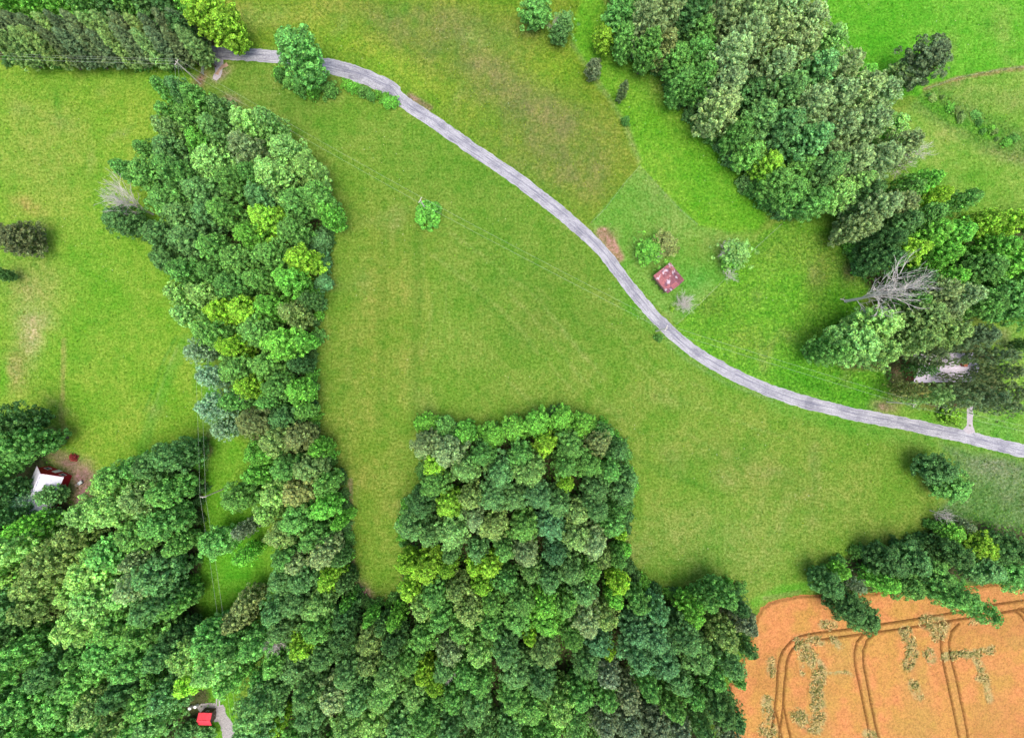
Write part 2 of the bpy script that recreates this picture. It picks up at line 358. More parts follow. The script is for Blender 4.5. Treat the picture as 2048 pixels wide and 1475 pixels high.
    put((170, 150, 92), stroke([(1850, 178), (1912, 158), (1980, 145), (2060, 134), (2250, 122)], 4.5, .9)); put((142, 140, 82), mE * blob(1880, 170, 40, 14, -20, .8))
    mS = mE * stroke([(1840, 185), (1900, 225), (1960, 260), (2060, 300)], 34, .8); put((118, 160, 66), mS); Wd = np.maximum(Wd, mS)
    put((100, 170, 44), mE * stroke([(1850, 200), (1910, 240), (1990, 270)], 12, .8)); put((148, 166, 80), mE * blob(1990, 200, 70, 30, 10, .6)); put((150, 184, 74), mE * blob(1900, 330, 60, 60, 0, .5)); put((156, 160, 90), mE * blob(2010, 310, 60, 12, 15, .6))
    put((118, 178, 66), mE * blob(1980, 860, 90, 40, 0, .8)); put((152, 170, 88), mE * blob(1995, 670, 50, 40, 0, .7))
    # grey-green rank growth in the far lower right
    rank = [(1880, 885), (1960, 905), (2260, 960), (2260, 1160), (1900, 1170), (1870, 1030), (1930, 960)]
    mK = poly(rank, 14); put((120, 158, 82), mK * .95); Wd = np.maximum(Wd, mK * .8); put((142, 158, 104), mK * blob(1990, 930, 60, 20, 10, .6)); put((112, 138, 76), mK * blob(2030, 1000, 60, 20, 10, .5))
    put((104, 172, 52), (1 - mK) * stroke([(1560, 800), (1700, 842), (1830, 866), (1960, 900), (2060, 925)], 26, .55))
    # verge tracks beside the road
    put((150, 172, 96), stroke([(1270, 618), (1310, 652), (1365, 712), (1450, 765), (1545, 800)], 3.2, .6)); put((96, 165, 48), stroke([(1230, 575), (1290, 640), (1360, 700), (1450, 755), (1560, 800)], 14, .4))
    # --- west field
    westp = [(-250, 122), (400, 130), (400, 200), (330, 300), (340, 500), (400, 640), (460, 850), (500, 900), (400, 870), (210, 950), (150, 1000), (60, 860), (-250, 830)]
    mW = poly(westp); put((138, 182, 52), mW); Wd = Wd * (1 - mW) + mW * .12
    put((122, 178, 46), mW * blob(200, 580, 130, 160, 0, .7)); put((122, 184, 50), mW * blob(280, 160, 160, 22, 0, .8)); put((156, 178, 72), mW * blob(80, 300, 110, 120, 0, .7)); put((160, 172, 84), mW * blob(60, 560, 60, 60, 0, .8))
    put((180, 188, 104), mW * blob(62, 668, 22, 52, 0, 1.1)); put((180, 180, 108), mW * blob(70, 640, 34, 20, 0, .6)); put((172, 160, 90), mW * stroke([(128, 680), (126, 760), (122, 830), (130, 870)], 5, .5)); put((168, 162, 88), mW * blob(30, 740, 26, 40, 0, .7)); put((176, 160, 80), mW * blob(55, 410, 30, 14, 25, .7))
    put((112, 176, 54), mW * stroke([(372, 678), (340, 745), (300, 850), (285, 900)], 12, .55)); put((96, 160, 50), mW * stroke([(352, 672), (318, 745), (290, 820)], 3, .6)); put((150, 185, 80), mW * stroke([(357, 690), (325, 765), (300, 840)], 3, .5))
    put((90, 168, 44), mW * blob(425, 800, 20, 60, 0, .9)); put((104, 176, 34), mW * blob(5, 760, 12, 40, 0, .8))
    for b_ in ((160, 955, 34, 26, 40), (130, 925, 30, 14, 10), (165, 985, 14, 30, 30), (100, 870, 14, 12, 0), (112, 910, 22, 10, 0)):
        mb = np.clip(blob(*b_, 1.25), 0, 1); put((158, 130, 105), mb); So += mb * .25
    # --- power line corridor
    corr = [(395, 870), (470, 880), (520, 980), (545, 1080), (560, 1180), (520, 1230), (470, 1400), (480, 1480), (430, 1480), (420, 1400), (385, 1280), (400, 1120)]
    mC = poly(corr, 4); put((124, 184, 48), mC); Wd *= (1 - mC); put((100, 186, 40), mC * blob(470, 1130, 60, 90, 0, .7)); put((152, 146, 84), mC * blob(392, 1240, 8, 50, 0, .6))
    put((150, 125, 100), blob(418, 890, 5, 30, 0, .9))
    # --- gate corner by the first pole
    put((176, 150, 122), np.clip(blob(465, 205, 22, 14, 30, .9), 0, 1)); put((150, 128, 92), blob(400, 160, 12, 20, 30, .9)); put((170, 150, 120), blob(440, 150, 20, 10, -40, .6))
    put((130, 118, 76), blob(420, 80, 34, 12, 0, 1))
    # field foot: bare earth rim
    put((160, 134, 106), np.clip(stroke([(700, 960), (699, 1090), (712, 1165), (726, 1195), (760, 1208)], 5, .6), 0, 1)); put((160, 134, 106), blob(727, 1182, 14, 22, -40, 1.0)); put((150, 140, 80), blob(762, 1203, 30, 7, 0, .8))
    put((112, 180, 50), stroke([(1508, 1205), (1560, 1178), (1620, 1170)], 9, .85)); put((150, 165, 84), stroke([(1530, 1196), (1600, 1183)], 5, .7))
    rs_ = random.Random(6)
    for k in range(60):
        zx, zy = rs_.choice([((0, 340), (140, 860)), ((560, 1200), (0, 300)), ((1400, 1700), (470, 780)), ((1850, 2048), (0, 400))])
        put(rs_.choice([(160, 178, 84), (108, 170, 42), (150, 170, 80), (92, 160, 40)]), blob(rs_.uniform(*zx), rs_.uniform(*zy), rs_.uniform(8, 36), rs_.uniform(6, 18), rs_.uniform(0, 180), .5))
    # wooded floor
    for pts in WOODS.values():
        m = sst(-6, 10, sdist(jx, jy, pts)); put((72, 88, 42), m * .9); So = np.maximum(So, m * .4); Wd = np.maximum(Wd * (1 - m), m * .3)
    m = blob(112, 1240, 12, 50, 8, 1.3); put((140, 150, 70), np.clip(m, 0, 1)); So *= 1 - np.clip(m, 0, 1)
    m = sst(-4, 6, sdist(jx, jy, [(1790, 700), (1960, 690), (2010, 760), (2000, 800), (1830, 800), (1790, 770)])); put((128, 140, 76), m * .6); So *= 1 - m * .5
    put((150, 122, 84), blob(1805, 738, 18, 7, 0, .8)); put((150, 110, 88), blob(1890, 812, 60, 6, 0, .8))
    return C * 0.56, np.clip(Wd, 0, 1), np.clip(So, 0, 1)

def grid_mesh(name, xs, ys, Z, keep=None):
    nx, ny = len(xs), len(ys); X, Y = np.meshgrid(xs, ys)
    v = np.stack([X, Y, Z], -1).reshape(-1, 3)
    i = np.arange(nx * ny).reshape(ny, nx); q = np.stack([i[:-1, :-1], i[:-1, 1:], i[1:, 1:], i[1:, :-1]], -1).reshape(-1, 4)
    if keep is not None:
        kf = (keep[:-1, :-1] | keep[:-1, 1:] | keep[1:, 1:] | keep[1:, :-1]).reshape(-1); q = q[kf]
    return np_mesh(name, v, q)
def np_mesh(name, v, q):
    me = bpy.data.meshes.new(name); k = q.shape[1]
    me.vertices.add(len(v)); me.vertices.foreach_set('co', v.astype(np.float32).ravel())
    me.loops.add(q.size); me.loops.foreach_set('vertex_index', q.astype(np.int32).ravel())
    me.polygons.add(len(q)); me.polygons.foreach_set('loop_start', np.arange(0, q.size, k, dtype=np.int32))
    me.update(calc_edges=True); me.validate(); return me
def set_col(me, name, arr, dom='POINT'):
    a = me.color_attributes.new(name, 'FLOAT_COLOR', dom)
    d = np.ones((len(arr), 4), np.float32); d[:, :3] = arr; a.data.foreach_set('color', d.ravel())
def set_f(me, name, arr, dom='POINT'):
    a = me.attributes.new(name, 'FLOAT', dom); a.data.foreach_set('value', arr.astype(np.float32).ravel())

def build_ground():
    far = np.array([160, 175, 200, 260, 400, 800, 1600, 4000.0])
    xs = np.concatenate([-far[::-1], np.arange(-150, 150.1, .5), far]); ys = np.concatenate([-far[::-1], np.arange(-112, 112.1, .5), far[:]])
    ys = np.unique(np.clip(ys, -4000, 4000)); X, Y = np.meshgrid(xs, ys)
    me = grid_mesh('ground', xs, ys, np.zeros(X.shape))
    PX = X * 8 + 1024; PY = 737.5 - Y * 8
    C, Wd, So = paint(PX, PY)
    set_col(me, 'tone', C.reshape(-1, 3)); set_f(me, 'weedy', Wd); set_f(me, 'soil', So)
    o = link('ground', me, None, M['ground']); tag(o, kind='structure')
build_ground()

def smooth_path(pts, step=6.0):
    P = [Vector((*p, 0)) for p in pts]; out = []
    for i in range(len(P) - 1):
        p0 = P[max(0, i - 1)]; p1 = P[i]; p2 = P[i + 1]; p3 = P[min(len(P) - 1, i + 2)]
        n = max(1, int((p2 - p1).length / step))
        for k in range(n):
            t = k / n
            out.append(0.5 * ((2 * p1) + (p2 - p0) * t + (2 * p0 - 5 * p1 + 4 * p2 - p3) * t * t + (3 * p1 - p0 - 3 * p2 + p3) * t ** 3))
    out.append(P[-1]); return [(p.x, p.y) for p in out]
def strip(name, pts, width, mat, z=0.02, jag=1.0, seed=1, step=5.0, lanes=4):
    rnd = random.Random(seed); path = smooth_path(pts, step); v = []; uvs = []; f = []; dist = 0
    jl = jr = 0
    for i, (x, y) in enumerate(path):
        a = path[max(0, i - 1)]; b = path[min(len(path) - 1, i + 1)]; t = Vector((b[0] - a[0], b[1] - a[1])).normalized(); n = Vector((-t.y, t.x))
        if i: dist += math.hypot(x - path[i - 1][0], y - path[i - 1][1]) / 8
        wd = width(x, y) if callable(width) else width
        jl = jl * .6 + rnd.uniform(-1, 1) * jag; jr = jr * .6 + rnd.uniform(-1, 1) * jag
        for k in range(lanes + 1):
            u = k / lanes; off = (u - .5) * wd + (jl if k == 0 else 0) + (jr if k == lanes else 0)
            X, Y, _ = W(x + n.x * off, y + n.y * off); v.append((X, Y, z + 0.03 * (1 - (2 * u - 1) ** 2))); uvs.append((u, dist))
    for i in range(len(path) - 1):
        for k in range(lanes):
            a = i * (lanes + 1) + k; f.append((a, a + lanes + 1, a + lanes + 2, a + 1))
    me = bpy.data.meshes.new(name); me.from_pydata(v, [], f); me.update()
    uvl = me.uv_layers.new(name='strip')
    for l in me.loops: uvl.data[l.index].uv = uvs[l.vertex_index]
    if me.polygons[0].normal.z < 0: me.flip_normals()
    o = link(name, me, None, mat); tag(o, kind='structure'); return o
strip('road', ROAD, lambda x, y: 25.5 + (6 if 650 < x < 790 else 0) - (1.5 if 1180 < x < 1400 else 0), M['road'], .02, .9, 3, 4, 6)
strip('driveway', [(428, 112), (437, 128), (436, 145), (430, 160)], lambda x, y: 26 - (y - 112) * .33, M['concrete'], .012, 1.5, 4)
strip('driveway', [(1941, 812), (1940, 835), (1939, 855), (1936, 868)], lambda x, y: 12 if y < 850 else 12 + (y - 850) * 1.1, M['concrete'], .012, .5, 5)
strip('wheel_path', [(452, 1372), (442, 1382), (439, 1398), (439, 1412)], 2.6, M['concrete'], .02, .4, 6)
strip('wheel_path', [(447, 1368), (436, 1380), (433, 1398), (433, 1412)], 2.6, M['concrete'], .02, .4, 7)
strip('gravel_yard', [(438, 1410), (444, 1430), (452, 1450), (462, 1480), (470, 1520)], lambda x, y: 15 + (y - 1410) * .2, M['gravel'], .016, 1.5, 8)
strip('gravel_yard', [(398, 1420), (412, 1412), (426, 1412), (434, 1425), (436, 1442)], 13, M['gravel'], .024, 2, 9)
strip('sandy_patch', [(455, 128), (440, 138), (434, 150)], 9, M['sandy'], .022, 2, 10)

# ------------------------------------------------------------------ wheat field
def z4(pts): return [(1528 + x / 2.95, 975 + y / 2.95) for x, y in pts]
TRAMS = [z4(p) for p in (
 [(1800, 615), (1534, 657), (1370, 680), (1150, 722), (930, 760), (700, 795), (500, 825), (300, 850), (200, 872), (130, 920), (90, 990), (75, 1080), (68, 1200), (55, 1320), (35, 1475), (20, 1600)],
 [(1800, 665), (1534, 705), (1360, 735), (1060, 782), (900, 810), (650, 845), (550, 858), (350, 885), (220, 903), (160, 945), (130, 1010), (120, 1100), (110, 1200), (106, 1290), (90, 1400), (85, 1475), (80, 1600)],
 [(60, 1300), (80, 1380), (100, 1475), (115, 1600)], [(110, 1280), (130, 1380), (152, 1475), (165, 1600)],
 [(575, 860), (540, 900), (527, 960), (530, 1040), (550, 1130), (575, 1250), (600, 1370), (617, 1475), (630, 1600)],
 [(650, 848), (600, 890), (578, 950), (580, 1040), (598, 1130), (620, 1250), (645, 1370), (672, 1475), (700, 1600)],
 [(1085, 780), (1045, 830), (1033, 900), (1040, 980), (1060, 1080), (1090, 1220), (1115, 1340), (1143, 1475), (1170, 1600)],
 [(1140, 795), (1095, 840), (1082, 900), (1092, 990), (1115, 1080), (1145, 1220), (1170, 1340), (1195, 1475), (1225, 1600)],
 [(1460, 715), (1500, 740), (1540, 800), (1600, 900), (1640, 1100)], [(1490, 705), (1540, 740), (1600, 820), (1670, 1000)])]
def build_wheat():
    st = .22; xs = np.arange(52, 150, st); ys = np.arange(-112, -48, st); X, Y = np.meshgrid(xs, ys)
    PX = X * 8 + 1024; PY = 737.5 - Y * 8; jx = PX + (fbm(PX, PY, 9, 50) - .5) * 5; jy = PY + (fbm(PX, PY, 9, 51) - .5) * 5
    d = sdist(jx, jy, WHEAT); r = fbm(PX, PY, 40, 52); r2 = fbm(PX, PY, 8, 53)
    C = np.empty(X.shape + (3,)); C[:] = lin((222, 154, 88))
    def put(c, m):
        m = np.clip(m, 0, 1); C[:] = C * (1 - m[..., None]) + np.array(lin(c)) * m[..., None]
    def stroke(p, wd, k=1): return k * (1 - sst(wd * .5, wd * 1.4, seg_dist(jx, jy, z4(p))))
    put((226, 150, 90), sst(.45, .7, r) * .7); put((208, 160, 78), sst(.55, .35, r) * .7); put((198, 140, 76), sst(.52, .72, fbm(PX, PY, 90, 71)) * .6)
    for p, wd, k in (([(400, 920), (470, 960), (440, 1080)], 26, .6), ([(870, 1080), (900, 1250), (940, 1400)], 30, .6), ([(100, 960), (90, 1200)], 12, .4), ([(330, 1250), (330, 1450)], 30, .4), ([(560, 950), (600, 1200), (660, 1460)], 10, .5), ([(1060, 950), (1110, 1200), (1170, 1460)], 10, .5), ([(300, 870), (700, 815), (1000, 770)], 8, .6), ([(1350, 1100), (1320, 1300)], 36, .35), ([(1450, 900), (1560, 930)], 14, .5), ([(760, 1400), (900, 1440)], 18, .5)):
        put((200, 158, 82), stroke(p, wd, k))
    lod = np.zeros(X.shape)
    br = np.clip(r2 * 3.2 - .8, 0, 1)
    for p, wd, k in (([(215, 900), (240, 960), (300, 1030), (330, 1080), (305, 1150), (315, 1290)], 13, 1.2), ([(190, 1330), (240, 1370), (300, 1400), (320, 1340)], 14, 1.1), ([(250, 880), (330, 900)], 8, .9), ([(820, 840), (850, 900), (870, 960), (840, 1040)], 11, 1.1), ([(1060, 985), (1180, 975), (1320, 950)], 8, 1.3),
                     ([(1240, 1000), (1280, 1080), (1260, 1120)], 8, 1), ([(960, 960), (980, 1000)], 10, .9), ([(400, 890), (440, 930)], 8, .9), ([(950, 780), (1040, 800), (1020, 850)], 16, .8), ([(340, 800), (400, 800)], 9, .7), ([(30, 1010), (40, 1080)], 9, .7), ([(10, 1250), (20, 1330)], 12, .8), ([(870, 1150), (900, 1220)], 10, .8), ([(380, 1085), (480, 1075), (520, 1105)], 3, .8), ([(20, 1420), (50, 1475)], 18, .7), ([(1290, 1090), (1320, 1240)], 8, .7), ([(210, 980), (220, 1090)], 5, .7), ([(1220, 785), (1320, 775)], 6, .5), ([(600, 1440), (640, 1460)], 10, .8)):
        lod = np.maximum(lod, stroke(p, wd, k) * br)
    put((196, 178, 118), lod * 1.2); put((128, 128, 66), lod * sst(.5, .7, fbm(PX, PY, 5, 60)) * .9)
    global LODGED
    yy, xx = np.nonzero((lod > .3) & (d > 6)); LODGED = (X[yy, xx], Y[yy, xx], lod[yy, xx])
    edge = sst(40, 0, d); put((206, 156, 90), edge * .25 * (r2 > .4))
    tr = np.zeros(X.shape)
    for t in TRAMS: tr = np.maximum(tr, 1 - sst(1.1, 2.8, seg_dist(PX + (r2 - .5) * 1.5, PY, smooth_path(t, 12))))
    put((122, 80, 34), tr * .85)
    H = .62 * sst(0, 3.5, d) * (1 - .85 * tr) * (1 - .45 * lod) + .10 * (fbm(PX, PY, 3, 61, 2) - .5) * sst(0, 4, d) + .35 * lod * (r2 - .4)
    H = np.maximum(H, -.05) + .01
    me = grid_mesh('wheat_field', xs, ys, H, d > 0)
    set_col(me, 'tone', C.reshape(-1, 3) * .50)
    o = link('wheat_field', me, None, M['wheat'])
    tag(o, 'ripe orange wheat field with paired tractor tramlines in the lower right corner', 'wheat field', kind='stuff')
build_wheat()

# ------------------------------------------------------------------ foliage prototypes
def leaf_cloud(pos, nrm, size, aspect, rs, along=None, tint_spread=.22, extra=None):
    """pos (n,3), nrm (n,3): one quad per leaf spray"""
    n = len(pos); nrm = nrm / (np.linalg.norm(nrm, axis=1, keepdims=True) + 1e-9)
    a = rs.normal(size=(n, 3)) if along is None else along + rs.normal(size=(n, 3)) * .35
    u = a - (a * nrm).sum(1, keepdims=True) * nrm; u /= np.linalg.norm(u, axis=1, keepdims=True) + 1e-9; v = np.cross(nrm, u)
    s = (size * rs.uniform(.6, 1.35, n))[:, None]; U = u * s * .5 * aspect; V = v * s * .5 / aspect
    bend = nrm * s * .12
    q = np.stack([pos - U * 1.0 - bend, pos - V + U * .1 + bend, pos + U * 1.0 - bend, pos + V - U * .1 + bend], 1)
    t = np.clip(rs.normal(1, tint_spread, n), .3, 2.1)[:, None]
    hue = rs.normal(0, .06, n)[:, None]
    tint = np.concatenate([t * (1 + hue * 1.5), t, t * (1 - hue)], 1)
    if extra is not None: tint = tint * extra
    return q, tint
def cloud_mesh(name, qs, tints, mat):
    q = np.concatenate(qs); t = np.concatenate(tints); n = len(q)
    me = np_mesh(name, q.reshape(-1, 3), np.arange(4 * n).reshape(n, 4)); set_col(me, 'leaf_tint', np.repeat(t, 4, 0), 'CORNER')
    me.materials.append(mat); return me
def profile(kind, t):
    if kind == 'round': return np.sin(np.pi * np.clip(t * .86 + .13, 0, 1)) ** .62
    if kind == 'dome': return np.clip(1 - t ** 2.6, 0, 1) ** .6 * (.75 + .25 * np.clip(t * 5, 0, 1))
    if kind == 'tall': return np.sin(np.pi * np.clip(t * .8 + .19, 0, 1) ** 1.25) ** .75
    if kind == 'cone': return np.clip(1 - t, 0, 1) ** .75 * (.7 + .3 * np.clip(t * 6, 0, 1))
    return np.clip(1 - t * t, 0, 1) ** .5
def crown(name, kind, R, H, z0, npuff, nleaf, puff, leaf, seed, mat, aspect=1.25, lump=.3, stretch=1.0, fill=.5, gap=0.08, spread=.46):
    rs = np.random.RandomState(seed); npuff = int(npuff * 3.3); puff = puff * .46; nleaf = int(nleaf * .32); leaf = leaf * .78
    qs, ts = [], []
    ph = rs.uniform(0, 6.28, 6); k = 0; ga = 2.39996
    # big limbs: crown lobes so the outline is uneven
    nl = 7; lobes = rs.uniform(0, 6.28, nl); lz = rs.uniform(.2, .9, nl)
    for i in range(npuff):
        t = ((i + .5) / npuff) ** .9; t = np.clip(t + rs.normal(0, .03), 0.01, .995)
        th = i * ga + rs.normal(0, .35)
        lob = 1 + lump * (math.sin(2 * th + ph[0]) * .35 + math.sin(3 * th + ph[1] + 4 * t) * .4 + math.sin(5 * th + ph[2] + 9 * t) * .35)
        if rs.rand() < gap: continue
        rr = R * profile(kind, np.array(t)) * lob * (1 - (1 - fill) * rs.rand())
        c = np.array([math.cos(th) * rr, math.sin(th) * rr, z0 + (H - z0) * t * (1 - .03 * rs.rand())])
        pr = puff * rs.uniform(.7, 1.35)
        out = np.array([math.cos(th), math.sin(th), .55 + 1.3 * t]); out /= np.linalg.norm(out)
        n = int(nleaf * (pr / puff) ** 2); d = rs.normal(size=(n, 3)); d /= np.linalg.norm(d, axis=1, keepdims=True)
        dn = d + out * .75; dn /= np.linalg.norm(dn, axis=1, keepdims=True)
        rad = pr * (1 + rs.normal(0, .13, n))[:, None]
        p = c + dn * rad * np.array([1, 1, .8]) + out * ((dn * out).sum(1)[:, None]) * pr * (stretch - 1)
        nr = dn * 1.0 + rs.normal(size=(n, 3)) * .42 + np.array([0, 0, .6])
        tone = np.clip(1 + rs.normal(0, .2), .55, 1.5)
        q, t_ = leaf_cloud(p, nr, leaf, aspect, rs, along=(np.tile(out, (n, 1)) if stretch > 1.2 else None), tint_spread=spread)
        qs.append(q); ts.append(t_ * tone)
    # inner fill
    n = int(npuff * nleaf * .12); t = rs.rand(n); th = rs.rand(n) * 6.28; rr = R * profile(kind, t) * rs.rand(n) ** .5 * .72
    p = np.stack([np.cos(th) * rr, np.sin(th) * rr, z0 + (H - z0) * t * .93], 1)
    q, t_ = leaf_cloud(p, rs.normal(size=(n, 3)) + np.array([0, 0, .8]), leaf * 2.0, 1.2, rs); qs.append(q); ts.append(t_)
    return cloud_mesh(name, qs, ts, mat)
def trunk_mesh(name, H, z0, R, r, seed, limbs=7, lean=0.02):
    rd = random.Random(seed); m = MB(); pts = [(0, 0, -.2)]
    x = y = 0
    for i in range(1, 7):
        x += rd.uniform(-1, 1) * H * lean * .5; y += rd.uniform(-1, 1) * H * lean * .5; pts.append((x, y, H * .88 * i / 6))
    m.path(pts, r, r * .18, 7); m.tube((0, 0, -.2), (0, 0, .5), r * 1.5, r * 1.02, 7)
    for i in range(limbs):
        t = .25 + .6 * i / limbs; k = min(5, int(t * 6)); b = Vector(pts[k]).lerp(Vector(pts[k + 1]), t * 6 - k); a = i * 2.4 + rd.random()
        L = R * .75 * (1.05 - t * .6); e = b + Vector((math.cos(a) * L, math.sin(a) * L, L * rd.uniform(.35, .8))); mid = (b + e) / 2 + Vector((0, 0, -L * .08))
        m.path([b, mid, e], r * .42 * (1 - t * .5), r * .08, 5)
        for s_ in (-1, 1):
            e2 = e + Vector((math.cos(a + s_ * .7), math.sin(a + s_ * .7), .5)) * L * .3; m.tube(mid.lerp(e, .5), e2, r * .14, r * .04, 4)
    me = m.mesh(name); me.materials.append(M['bark']); return me

PROTO = {}    # kind -> list of (crown mesh, trunk mesh, R, H)
def proto(key, n, R, H, z0, tr=.28, limbs=7, **kw):
    PROTO[key] = []
    for i in range(n):
        sd_ = abs(hash_s(key)) % 1000 + i * 17
        PROTO[key].append((crown('crown', R=R, H=H, z0=z0, seed=sd_, **kw), trunk_mesh('trunk', H, z0, R, tr, sd_, limbs), R, H))
def hash_s(s): 
    h = 7
    for c in s: h = (h * 31 + ord(c)) % 100003
    return h
proto('round', 6, 4.6, 18, 3.0, kind='round', npuff=84, nleaf=95, puff=1.12, leaf=.44, mat=M['leaf'])
proto('dome', 4, 4.8, 17, 2.5, kind='dome', npuff=95, nleaf=85, puff=1.05, leaf=.42, mat=M['leaf'], lump=.35)
proto('tall', 5, 4.2, 21, 2.5, kind='tall', npuff=105, nleaf=80, puff=1.0, leaf=.44, mat=M['leaf'], stretch=1.5, lump=.3)
proto('silver', 4, 4.6, 20, 2.2, kind='tall', npuff=120, nleaf=72, puff=.92, leaf=.46, mat=M['leaf'], stretch=1.9, lump=.4, aspect=1.5, spread=.42)
proto('pine', 4, 3.6, 18, 3.5, kind='cone', npuff=120, nleaf=60, puff=.75, leaf=.50, mat=M['needle'], stretch=1.9, aspect=2.1, lump=.3, gap=.05, fill=.5, spread=.28)
proto('sparse', 3, 4.4, 17, 4.0, kind='dome', npuff=64, nleaf=48, puff=.9, leaf=.44, mat=M['leaf'], gap=.22, lump=.5, fill=.35, spread=.3)
proto('cedar', 2, 2.0, 7.5, .3, tr=.14, limbs=3, kind='round', npuff=64, nleaf=60, puff=.5, leaf=.27, mat=M['needle'], aspect=1.8, lump=.15)
proto('bush', 2, 2.2, 3.0, .1, tr=.08, limbs=6, kind='ell', npuff=56, nleaf=70, puff=.6, leaf=.34, mat=M['leaf'], lump=.16, fill=.85, gap=0)
proto('shrub', 4, 2.2, 3.0, .2, tr=.08, limbs=6, kind='ell', npuff=48, nleaf=60, puff=.6, leaf=.32, mat=M['leaf'], lump=.45)

PAL = {'dg': (74, 118, 52), 'bg': (94, 142, 76), 'gg': (124, 154, 96), 'mg': (94, 148, 60), 'br': (102, 166, 54), 'yg': (124, 172, 52),
       'ol': (116, 150, 72), 'bn': (116, 134, 74), 'gl': (122, 168, 78), 'bw': (124, 160, 116), 'pn': (98, 124, 78), 'bt': (86, 136, 80), 'pp': (106, 128, 88), 'rd': (140, 60, 54), 'bd': (90, 104, 62), 'dp': (82, 104, 66)}
HUE = {'dg': 'dark green', 'bg': 'blue-green', 'gg': 'silvery green', 'mg': 'mid-green', 'br': 'bright green', 'yg': 'yellow-green', 'ol': 'olive-green',
       'bn': 'brownish green', 'gl': 'light green', 'bw': 'pale blue-green', 'pn': 'dull green', 'bt': 'teal-green', 'pp': 'greyish green', 'rd': 'dark red', 'bd': 'dark brownish', 'dp': 'dark grey-green'}
NAME = {'round': 'broadleaf_tree', 'dome': 'broadleaf_tree', 'tall': 'broadleaf_tree', 'silver': 'poplar_tree', 'pine': 'pine_tree', 'sparse': 'broadleaf_tree', 'cedar': 'cedar_tree', 'shrub': 'shrub', 'bush': 'shrub'}
rnd = random.Random(11)
LEAFGAIN = 1.22
TREES = []
def plant(px, py, r, colk, kind='round', h=None, stand=None, label=None, hang=.58, group=None):
    """px, py, r: where the survey shows the crown; h: tree height in metres"""
    P = PROTO[kind][rnd.randrange(len(PROTO[kind]))]; h = h or P[3]
    if kind != 'shrub' and not label and r > 14: h = min(h, r * .42 + 5.5) * (.8 if stand == 'left strip' and px < 345 - max(0, py - 560) * -.3 and px < 400 else 1)
    zc = h * hang; x, y, _ = W(px, py, zc); R = r / 8 * (CAM_H - zc) / CAM_H
    root = empty(NAME[kind], (x, y, 0), rnd.uniform(0, 6.28)); s = R / P[2]
    root.scale = (s, s, h / P[3])
    c = link('crown', P[0], root); t = link('trunk', P[1], root)
    pc = PAL[colk]; a = lin((pc[0] * .97 + 4, pc[1] * .97, min(255, pc[2] + (9 if colk in ('gl', 'mg', 'ol', 'dg', 'br') else 2)))); v = rnd.uniform(.86, 1.14); g = LEAFGAIN * v * {'lower left wood': 1.26, 'upper right wood': 1.15, 'left strip': 1.12}.get(stand, 1.05)
    hu = rnd.uniform(-.07, .07)
    c.color = (a[0] * g * (1 + hu), a[1] * g, a[2] * g * (1 - hu), 1); t.color = (1, 1, 1, 1)
    rec = dict(o=root, px=px, py=py, x=x, y=y, R=R, c=colk, kind=kind, stand=stand, label=label, h=h)
    TREES.append(rec)
    if group: root['group'] = group
    return root

# ------------------------------------------------------------------ the stands: (px, py, r, colour)
STRIP = """330 178 20 mg;372 190 25 bg;405 208 27 mg;455 228 26 bg;350 235 22 mg;392 248 28 mg;350 268 26 ol;440 265 28 bg;500 255 34 gl;542 250 26 gl;410 292 28 br;350 305 34 bg;
298 302 22 mg;430 325 36 gl;500 305 34 gg;256 342 22 mg;300 350 32 mg;360 352 32 mg;578 308 34 gl;555 358 40 gl;620 342 32 gl;472 368 36 mg;410 388 34 bg;340 405 36 mg;372 436 34 bg;640 400 34 mg;662 432 24 br;
600 408 34 mg;530 402 30 bg;460 430 30 mg;332 472 34 dg;390 484 36 bg;440 502 34 mg;540 442 34 yg;510 474 30 br;590 466 30 mg;640 482 22 bt;642 522 20 bt;648 565 18 bt;340 522 30 dg;382 545 32 mg;482 524 36 mg;
545 512 30 mg;608 520 32 yg;420 592 36 gl;372 590 26 gl;384 630 26 gl;472 572 30 mg;525 562 30 mg;585 562 32 br;622 602 20 dg;450 625 30 yg;495 622 32 yg;545 612 30 br;592 628 26 ol;430 665 30 mg;520 662 34 mg;
572 688 36 br;610 682 20 br;470 694 28 yg;402 702 22 bw;432 752 26 bw;436 812 28 bw;452 855 22 bw;482 738 34 mg;540 732 30 mg;602 728 20 dg;505 772 28 yg;562 772 28 mg;602 782 26 br;475 800 24 mg;545 802 24 mg;
520 842 34 bn;572 834 28 dg;612 822 18 mg;560 882 32 ol;520 902 30 br;602 872 28 bn;640 896 20 br;572 932 30 mg;512 944 26 br;622 932 28 ol;655 965 24 mg;602 978 32 bn;548 985 30 gl;530 1020 28 gl;600 1032 34 mg;652 1012 28 br;
680 1042 16 br;562 1062 32 ol;632 1072 30 mg;570 1104 28 mg;652 1100 28 gg;604 1116 26 gg;684 1112 18 dg;562 1148 30 bg;612 1150 34 bg;662 1152 26 yg;692 1162 18 dg"""
